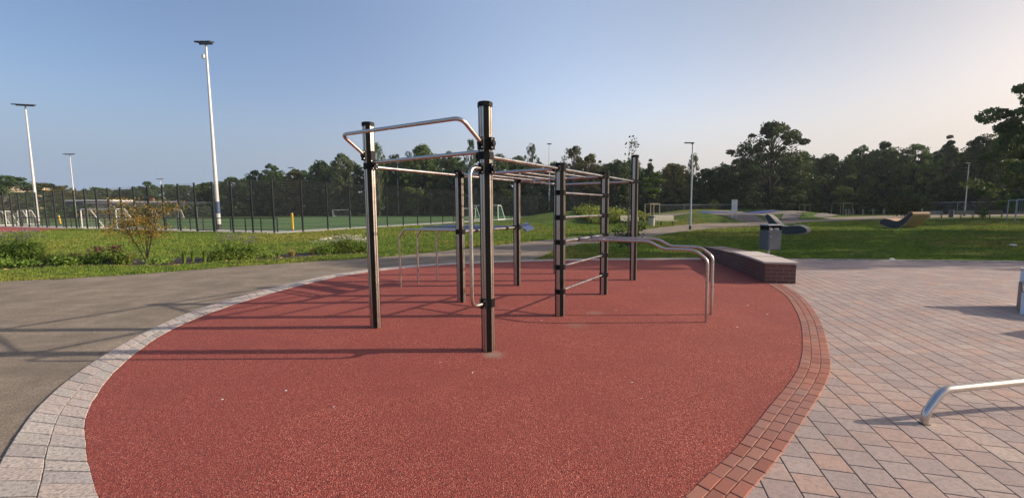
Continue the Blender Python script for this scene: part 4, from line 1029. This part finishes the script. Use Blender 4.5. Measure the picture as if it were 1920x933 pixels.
TR = [
 (8, 330, 125, 150, 'broad', 'deep', 'dark full tree at the left picture edge behind the stored goals', 0),
 (92, 345, 150, 95, 'broad', 'olive', 'brownish olive tree right of the cream house', 1),
 (128, 348, 158, 60, 'tall', 'olive', 'olive tree directly left of the thin far floodlight mast', 0),
 (166, 356, 170, 12, 'poplar', 'deep', 'narrow dark poplar, left one above the small brick house', 0),
 (177, 355, 172, 11, 'poplar', 'deep', 'narrow dark poplar, right one above the small brick house', 1),
 (200, 353, 165, 62, 'broad', 'mid', 'round tree above the blue fronted flat building', 2),
 (238, 356, 168, 60, 'broad', 'deep', 'dark round tree above the left end of the long hall', 0),
 (283, 343, 165, 44, 'umbrella', 'deep', 'flat-topped pine standing out above the far goal', 0),
 (322, 347, 160, 36, 'umbrella', 'deep', 'smaller flat-topped pine right of the farthest mast', 1),
 (352, 349, 158, 66, 'broad', 'deep', 'rounded dark tree right of the farthest mast', 1),
 (395, 342, 152, 60, 'broad', 'mid', 'tree directly behind the nearest floodlight mast', 2),
 (440, 334, 148, 66, 'broad', 'deep', 'dark tree just right of the nearest floodlight mast', 1),
 (482, 322, 146, 54, 'tall', 'deep', 'tall tree left of the plain pale pole', 1),
 (515, 308, 146, 60, 'tall', 'mid', 'narrow-topped tree rising just right of the plain pale pole', 0),
 (556, 321, 148, 62, 'broad', 'olive', 'brownish tree behind the mast above the yellow post', 2),
 (606, 303, 146, 62, 'broad', 'deep', 'dark crown halfway between the yellow post and the left tall post', 0),
 (645, 291, 140, 66, 'broad', 'grey', 'tall grey green tree left of the left tall climbing post', 1),
 (712, 270, 120, 40, 'airy', 'mid', 'thin airy tree rising just right of the left tall post', 0),
 (748, 290, 132, 62, 'tall', 'deep', 'dark tree behind the mast between the left posts', 0),
 (795, 275, 128, 84, 'broad', 'mid', 'large round crown below the pull-up bow', 1),
 (845, 288, 128, 52, 'tall', 'deep', 'dark tree directly behind the third post', 1),
 (886, 264, 112, 44, 'airy', 'grey', 'pale airy birch behind the front tall post', 1),
 (935, 290, 112, 66, 'broad', 'deep', 'dark tree just right of the front tall post', 2),
 (998, 272, 108, 42, 'airy', 'grey', 'slender airy birch left of the grey middle mast', 0),
 (1075, 276, 104, 80, 'airy', 'olive', 'broad see-through olive birch behind the fifth post', 2),
 (1108, 292, 105, 70, 'broad', 'olive', 'dense olive tree right of the fifth post', 1),
 (1158, 302, 104, 60, 'broad', 'deep', 'dark tree between the ladder and the rear tall post', 0),
 (1217, 300, 102, 44, 'conifer', 'mid', 'pointed tree just right of the rear tall post', 1),
 (1262, 309, 100, 80, 'broad', 'olive', 'yellowish round tree left of the middle park lamp', 0),
 (1297, 290, 108, 40, 'airy', 'grey', 'thin pale tree tip behind the middle park lamp', 0),
 (1345, 314, 104, 86, 'broad', 'deep', 'dark tree between the park lamp and the largest tree', 2),
 (1384, 296, 100, 62, 'tall', 'deep', 'dark shoulder tree left of the largest tree', 0),
 (1440, 243, 92, 146, 'broad', 'deep', 'largest tree, wide and dark, above the grey litter bin', 1),
 (1500, 288, 96, 60, 'tall', 'mid', 'narrow tree right of the largest tree', 1),
 (1550, 291, 98, 66, 'broad', 'deep', 'low rounded tree in the dip right of the largest tree', 0),
 (1606, 274, 94, 64, 'tall', 'mid', 'tall tree above the bicycle hoops', 0),
 (1652, 270, 92, 70, 'tall', 'deep', 'tall dark tree above the rightmost bicycle hoop', 1),
 (1708, 272, 90, 78, 'broad', 'mid', 'green rounded tree above the wooden lounger', 2),
 (1770, 256, 90, 62, 'conifer', 'mid', 'pointed tree left of the far right lamp', 1),
 (1832, 257, 84, 90, 'broad', 'deep', 'wide dark tree behind the far right lamp', 0),
 (1880, 252, 80, 90, 'broad', 'mid', 'dark tree below the overhanging branch at right', 1),
]
for a in TR: tree(*a)
PROTO[('broad', 'deep', 9)] = proto('broad', 'mid', 8, 42000, .0155)
tree(1990, 105, 50, 225, 'broad', 'deep', 'near tall tree with branches reaching in at the upper right edge', 9, name='near_tree')

# woodland mass behind and between the named trees: one countless mass
def woodland():
    rng = np.random.default_rng(99); V = []; n0 = 0; F = []
    sky_px = [(-250, 335), (-100, 330), (40, 362), (150, 366), (330, 362), (420, 350), (480, 338), (560, 335), (640, 318), (700, 312), (800, 305), (900, 310), (1000, 312), (1100, 315), (1200, 322), (1300, 330), (1400, 310), (1560, 305), (1650, 296), (1800, 292), (1920, 272), (2150, 240)]
    dis = [(-250, 135), (40, 178), (330, 172), (600, 152), (800, 138), (1000, 118), (1200, 110), (1500, 104), (1750, 98), (1950, 88), (2150, 80)]
    px = -250
    while px < 2150:
        for row in range(3):
            d = np.interp(px, *zip(*dis)) + row*5 + rng.uniform(-2, 2)
            top = np.interp(px, *zip(*sky_px)) + rng.uniform(-16, 2) + (0, -2, 26)[row]
            q = AT(px+rng.uniform(-15, 15), d); H = ZAT(q[0], q[1], top); H = max(H, 4); W = H*rng.uniform(.55, .85)
            P, cl = crown_points(('broad', 'tall', 'broad')[int(rng.integers(0, 3))], 4200, rng)
            v, f_ = leaf_quads(P*np.array([W, W, H]), .34+H*.007, rng)
            v += np.array([q[0], q[1], 0]); V.append(v); F.append(f_+n0); n0 += len(v)
        px += np.interp(px, *zip(*dis)) * 0 + 34
    # dark understorey in front of the trunks
    px = -250
    while px < 2150:
        d = np.interp(px, *zip(*dis)) - 7 + rng.uniform(-2, 2); q = AT(px, d); H = rng.uniform(2.5, 6.0); W = rng.uniform(5, 8)
        P, cl = crown_points('shrub', 900, rng); v, f_ = leaf_quads(P*np.array([W, W, H]), .40, rng); v += np.array([q[0], q[1], -.3]); V.append(v); F.append(f_+n0); n0 += len(v)
        px += 18
    for px in range(90, 460, 13):                  # hedge in front of the low buildings
        q = AT(px, 139+rng.uniform(-1.5, 1.5)); H = rng.uniform(3.4, 4.9); W = rng.uniform(5, 7); P, cl = crown_points('shrub', 700, rng); v, f_ = leaf_quads(P*np.array([W, W, H]), .36, rng); v += np.array([q[0], q[1], -.3]); V.append(v); F.append(f_+n0); n0 += len(v)
    return mesh_np('woodland', np.vstack(V), np.vstack(F), m_leaf('woodland_leaf', (.034, .066, .018), (.064, .106, .028), sc=.22))
tag(woodland(), kind='stuff')
# shade trees beyond the right edge that darken the lawn as in the photo
SHT = [(31, 13.4, 15, 6.2), (35, 18.0, 15, 6.5), (38, 22.0, 15, 6.5), (42, 26.0, 16, 6.5), (56, 36.5, 16, 6), (62, 41.5, 16, 7), (68, 47.0, 15, 7)]
SHL = ['tall tree out of view whose shade falls on the far plaza edge', 'tree out of view shading the lawn behind the litter bin', 'tree out of view shading the middle of the lawn', 'tree out of view shading the lawn just before the lone lounger',
       'tree out of view shading the strip behind the lone lounger', 'tree out of view shading the lawn near the steel goal frame', 'farthest tree out of view shading the far lawn']
for k, (x, y, h, w) in enumerate(SHT):
    o = tag(empty('shade_tree', (x, y, 0), k), SHL[k], 'tree', 'trees beyond the right edge')
    cme, tme = proto('broad', 'deep', k % 3)
    for nm, me in (('crown', cme), ('trunk', tme)):
        c = bpy.data.objects.new(nm, me); scene.collection.objects.link(c); c.parent = o; c.scale = (w, w, h)

# shrubs over the right half of the grass mound
def leafy_cover(name, boxes, n, size, mat, seed):
    rng = np.random.default_rng(seed); P = []
    for (x0, x1, y0, y1, h) in boxes:
        for _ in range(n):
            cx, cy = rng.uniform(x0, x1), rng.uniform(y0, y1); m = 34; d = rng.normal(size=(m, 3))*np.array([.28, .28, .16]); r = h*rng.uniform(.5, 1)
            q = np.array([cx, cy, 0])+d; q[:, 2] = hf(q[:, 0], q[:, 1])+np.abs(d[:, 2])+r*.6*rng.random(m); P.append(q)
    V, F = leaf_quads(np.vstack(P), size, rng); return tag(mesh_np(name, V, F, LEAFM[mat]), kind='stuff')
leafy_cover('ground_cover', [(8.6, 14.5, 44, 58, .75)], 420, .17, 'lime', 5)
leafy_cover('hedge_undergrowth', [(10, 18, 60, 66, 1.6), (40, 105, 100, 106, 2.2)], 260, .25, 'mid', 6)

# small multi-stem trees
def small_tree(name, base, H, W, stems, nleaf, lsize, mat, bark, label, seed, crown_lo=.45, spread=.5, skirt=0, cat='tree'):
    rng = np.random.default_rng(seed); o = tag(empty(name, (base[0], base[1], 0)), label, cat); b = MB(); tips = []
    for s in range(stems):
        a = rng.uniform(0, 6.28); r = W*.5*rng.uniform(.25, .9)*spread*2 if stems > 1 else 0; top = np.array([math.cos(a)*r, math.sin(a)*r*.8, H*rng.uniform(.72, 1.0)])
        if s == 0: top = np.array([W*.05, 0, H])
        p0 = np.array([rng.uniform(-.03, .03), rng.uniform(-.03, .03), -.03]); m1 = p0+(top-p0)*np.array([.25, .25, .33]); m2 = p0+(top-p0)*np.array([.62, .62, .7])
        b.tube([p0, m1, m2, top], .018*H/2*(.45 if 'birch' in name else .7 if stems > 1 else 1), 6, .3, r2=.004)
        for _ in range(9):
            t = rng.uniform(crown_lo*.7, .98); q = np.array([np.interp(t, [0, .33, .7, 1], [p[k] for p in (p0, m1, m2, top)]) for k in range(3)])
            d = rng.normal(size=3)*np.array([1, 1, .5]); d[2] = abs(d[2])*.6+.12; d /= np.linalg.norm(d); e = q+d*W*rng.uniform(.14, .36)
            b.tube([q, (q+e)/2+np.array([0, 0, .03]), e], .006*H/2, 4, r2=.0015, cap=False); tips.append((q, e))
    for _ in range(skirt):
        a = rng.uniform(0, 6.28); q = np.array([0, 0, rng.uniform(.05, .5)]); e = np.array([math.cos(a)*W*.6*rng.uniform(.5, 1), math.sin(a)*W*.4, rng.uniform(.35, 1.0)]); b.tube([q, (q+e)/2+np.array([0, 0, .05]), e], .007, 4, r2=.002, cap=False); tips.append((q, e))
    b.build('stem', bark, o, auto=60); P = []
    for _ in range(nleaf):
        q, e = tips[rng.integers(len(tips))]; P.append(q+(e-q)*rng.uniform(.35, 1.1)+rng.normal(size=3)*np.array([.12, .12, .16 if 'birch' in name else .05])*W*.6)
    V, F = leaf_quads(np.array(P), lsize, rng, .3, 1.7); mesh_np('foliage', V, F, mat, o); return o
small_tree('autumn_tree', G(277, 491)[:2], 2.05, 2.0, 8, 3400, .036, LEAFM['autumn'], M['bark'], 'small multi-stemmed tree with yellow-orange autumn leaves in the planting bed', 21, .62, .6)
small_tree('young_birch', G(1178, 470)[:2], 4.2, 1.3, 3, 1300, .062, LEAFM['birch'], M['barkpale'], 'slender young birch with sparse leaves just left of the rear tall post', 22, .22, .28, 34)
small_tree('staked_tree', AT(1222, 43), 5.2, 2.6, 1, 900, .13, LEAFM['mid'], M['bark'], 'young tree inside the tall stake frame by the concrete bin', 23, .45)
small_tree('yellow_tree', AT(1688, 50), 2.5, 4.0, 5, 1300, .12, LEAFM['olive'], M['bark'], 'small leaning tree with yellow-green leaves at the far lawn edge', 24, .35, .5)
small_tree('staked_tree', AT(1577, 84), 7.5, 5.0, 1, 900, .26, LEAFM['mid'], M['bark'], 'young green tree in the wide stake frame left of the bicycle hoops', 25, .4)
small_tree('yellow_shrub', AT(1842, 52), 1.1, 1.3, 5, 420, .10, LEAFM['lime'], M['bark'], 'small yellow-green shrub between the two right benches', 26, .2, .5, cat='shrub')
small_tree('yellow_shrub', AT(1337, 94), 3.0, 3.6, 5, 700, .22, LEAFM['lime'], M['bark'], 'yellow-green shrub at the woodland foot left of the white board', 27, .2, .5, cat='shrub')

# planting bed
bed_lo = catmull([G(*p)[:2] for p in [(-120, 509), (0, 504), (200, 499), (320, 496), (500, 487), (690, 474.5)]], 6); bed_up = catmull([G(*p)[:2] for p in [(-120, 497), (0, 493), (200, 488), (320, 484), (500, 479), (690, 466)]], 6)
rb = random.Random(5)
bed_lo = [(p[0], p[1]+rb.uniform(-.12, .12)) for p in resample(bed_lo, 90)]; bed_up = [(p[0], p[1]+rb.uniform(-.15, .15)) for p in resample(bed_up, 90)]
sheet('planting_bed', list(bed_lo)+list(bed_up)[::-1], .006, M['soil'])
def clump(kind, px, py, h, w, label, seed, group='plants in the bed'):
    q = G(px, py); rng = np.random.default_rng(seed); o = tag(empty('bed_plant', (q[0], q[1], 0)), label, 'plant', group)
    if kind in ('iris', 'grass'):
        n = 60 if kind == 'iris' else 170; V = []; F = []
        for i in range(n):
            a = rng.uniform(0, 6.28); r = w*.12*rng.random(); ln = rng.uniform(.0, .35 if kind == 'iris' else .9)*w*.6; hh = h*rng.uniform(.6, 1.05); wd = .014 if kind == 'iris' else .006
            d = np.array([math.cos(a), math.sin(a)]); t = np.array([-d[1], d[0]])*wd; b0 = d*r; b1 = b0+d*ln*.35; b2 = b0+d*ln; z2 = hh if kind == 'iris' else hh*.8; k = len(V)
            V += [(*(b0-t), 0), (*(b0+t), 0), (*(b1+t), hh*.6), (*(b1-t), hh*.6), (*b2, z2)]; F += [(k, k+1, k+2, k+3), (k+3, k+2, k+4)]
        mesh_np('leaf_blades', V, F, LEAFM['herb'] if kind == 'iris' else LEAFM['straw'], o)
        return o
    n = int(620*w*h/.25)+90; P = np.stack([rng.normal(0, w*.24, n), rng.normal(0, w*.2, n), np.abs(rng.beta(1.5, 1.8, n))*h*(.75 if kind != 'low' else 1)], 1)
    V, F = leaf_quads(P, .028 if kind != 'low' else .055, rng, .4, 3.0 if kind != 'low' else 1.8); MI = [0]*len(F); mats = [LEAFM['herb']]
    if kind in ('verbena', 'aster', 'cone'):                 # stalks and small flower heads grow out of the same leafy mass
        s = MB(); T = []
        for i in range(int(18*w/.5)+6):
            x, y = rng.normal(0, w*.26), rng.normal(0, w*.2); z = h*rng.uniform(.75, 1.08); s.tube([(x*.5, y*.5, 0), (x, y, z)], .004, 4, cap=False); T.append((x, y, z))
        F = np.vstack([F, np.array(s.f)+len(V)]); V = np.vstack([V, np.array(s.v)]); MI += [0]*len(s.f); T = np.array(T)
        P = np.repeat(T, 9, 0)+rng.normal(size=(len(T)*9, 3))*np.array([.03, .03, .012]); v2, f2 = leaf_quads(P, .03 if kind != 'cone' else .045, rng, .9, 1.2)
        F = np.vstack([F, f2+len(V)]); V = np.vstack([V, v2]); MI += [1]*len(f2); mats.append(LEAFM[{'verbena': 'purple', 'aster': 'cream', 'cone': 'pink'}[kind]])
    mesh_np('foliage', V, F, mats, o, MI)
    return o
BP = [('verbena', 8, 497, .95, .9, 'tall faint violet verbena at the very left end of the bed'), ('verbena', 38, 496, 1.1, .8, 'tall violet verbena clump, second from the left picture edge'), ('verbena', 66, 495, 1.05, .7, 'tall verbena clump with the tallest violet heads left in the bed'),
      ('low', 5, 501, .28, .7, 'broad leafy low plant at the left picture edge'), ('low', 48, 500, .22, .7, 'low leafy plant in front of the tall verbena'), ('grass', 92, 494, .42, .8, 'straw coloured grass tuft right of the verbena'), ('bush', 108, 495, .38, .6, 'dark bushy herb left of the broad pale leaves'),
      ('low', 126, 498, .30, .6, 'broad pale-leaved plant in the left third of the bed'), ('grass', 140, 492, .48, .9, 'golden grass tuft behind the broad pale leaves'), ('bush', 158, 495, .36, .7, 'dark bushy herb left of the pink coneflowers'), ('grass', 172, 491, .45, .8, 'golden grass tuft just left of the coneflowers'),
      ('cone', 188, 495, .52, .5, 'coneflower clump with two pink heads in the bed'), ('cone', 218, 494, .55, .45, 'coneflower clump with dark seed heads left of the autumn tree'), ('low', 232, 495, .36, .5, 'leafy plant with pale leaves just left of the autumn tree'), ('grass', 240, 489, .42, .9, 'golden grass tuft directly behind the autumn tree foot'),
      ('low', 300, 493, .16, .7, 'flat leafy patch just right of the autumn tree'), ('iris', 346, 495, .50, .35, 'leftmost upright iris clump in the bed'), ('iris', 362, 492, .42, .3, 'shorter middle iris clump in the bed'), ('iris', 384, 493, .52, .40, 'rightmost upright iris clump in the bed'),
      ('bush', 408, 489, .50, .7, 'bushy green perennial right of the iris clumps'), ('verbena', 432, 487, .85, .9, 'tall airy perennial with faint violet tips in the middle bed'), ('bush', 455, 486, .48, .8, 'rounded green perennial in the middle of the bed'), ('verbena', 470, 485, .75, .7, 'airy stems right of the rounded green perennial'),
      ('bush', 502, 483, .22, .5, 'small dark tuft right of the middle perennials'), ('iris', 522, 482, .22, .4, 'short spiky tuft on the bare soil'), ('grass', 548, 480, .32, .6, 'pale grass tuft right of the bare soil'), ('grass', 588, 477, .34, .6, 'pale grass tuft left of the white asters'),
      ('aster', 612, 476, .58, .8, 'white flowering aster bush, left end of the flowering group'), ('aster', 640, 474, .68, .9, 'white flowering aster bush, middle of the group'), ('aster', 668, 473, .64, .9, 'white flowering aster bush beside the left tall post'), ('aster', 690, 472, .5, .7, 'aster bush half hidden behind the left tall post')]
for i, a in enumerate(BP): clump(*a, 300+i)
# dead leaves lying on the soil and path
rng = np.random.default_rng(8); P = []
for _ in range(260):
    t = rng.random(); i = int(t*89); y = bed_lo[i][1]+rng.uniform(-.5, .7); P.append((bed_lo[i][0], y, .02))
V, F = leaf_quads(np.array(P), .07, rng, 2.5, 1.3); tag(mesh_np('fallen_leaves', V, F, M['deadleaf']), kind='stuff')
P = np.stack([rng.uniform(-6, 4, 24), rng.uniform(3.0, 10, 24), np.full(24, .021)], 1); P[:, 0] = np.where(P[:, 1] < 4, P[:, 0]*.5, P[:, 0])
V, F = leaf_quads(P, .022, rng, 4, 1.4); tag(mesh_np('scattered_crumbs', V, F, M['litter']), kind='stuff')

# grass blades on the nearer lawn
def inpoly(x, y, poly):
    poly = np.asarray(poly); n = len(poly); r = np.zeros(len(x), bool); j = n-1
    for i in range(n):
        xi, yi = poly[i]; xj, yj = poly[j]
        c = ((yi > y) != (yj > y)) & (x < (xj-xi)*(y-yi)/(yj-yi+1e-12)+xi); r ^= c; j = i
    return r
def blades():
    rng = np.random.default_rng(12); N = 420000
    Y = 9.5*np.exp(rng.random(N)*math.log(46/9.5)); X = (rng.random(N)*2.7-1.35)*Y
    bad = inpoly(X, Y, np.array([p[:2] for p in path_poly])) | inpoly(X, Y, np.array(list(bed_lo)+list(bed_up)[::-1]))
    edge = np.array([(5.0, 13.75), (9.0, 13.46), (14.86, 12.42), (22, 11.14), (70, 2.6)]); bad |= (X > .4) & (Y < np.interp(X, edge[:, 0], edge[:, 1]))
    oc = np.asarray(cout); poly = np.vstack([oc, [(6.7, 13.9), (6.5, 2)]]); bad |= inpoly(X, Y, poly)
    d = (X-CN[0])*(-DL[1])+(Y-CN[1])*DL[0]; ax = (X-CN[0])*DL[0]+(Y-CN[1])*DL[1]; bx_ = (X-CN[0])*DR[0]+(Y-CN[1])*DR[1]
    bad |= (ax > -1.1) & (bx_ > -.5)
    bad |= inpoly(X, Y, TRK)
    X, Y = X[~bad], Y[~bad]; n = len(X); s = (.60+Y/20); h = rng.uniform(.025, .055, n)*s*(1+.6*np.sin(X*1.3+Y*.7)*np.sin(Y*1.9-X*.4)); w = rng.uniform(.005, .010, n)*s*1.4
    a = rng.uniform(0, 6.283, n); lean = h*rng.uniform(.1, .9, n); la = rng.uniform(0, 6.283, n); z = hf(X, Y)
    V = np.stack([np.stack([X-np.cos(a)*w, Y-np.sin(a)*w, z], 1), np.stack([X+np.cos(a)*w, Y+np.sin(a)*w, z], 1), np.stack([X+np.cos(la)*lean, Y+np.sin(la)*lean, z+h], 1)], 1).reshape(-1, 3)
    return mesh_np('lawn_grass', V, np.arange(3*n).reshape(n, 3), M['blade'])
tag(blades(), kind='stuff')
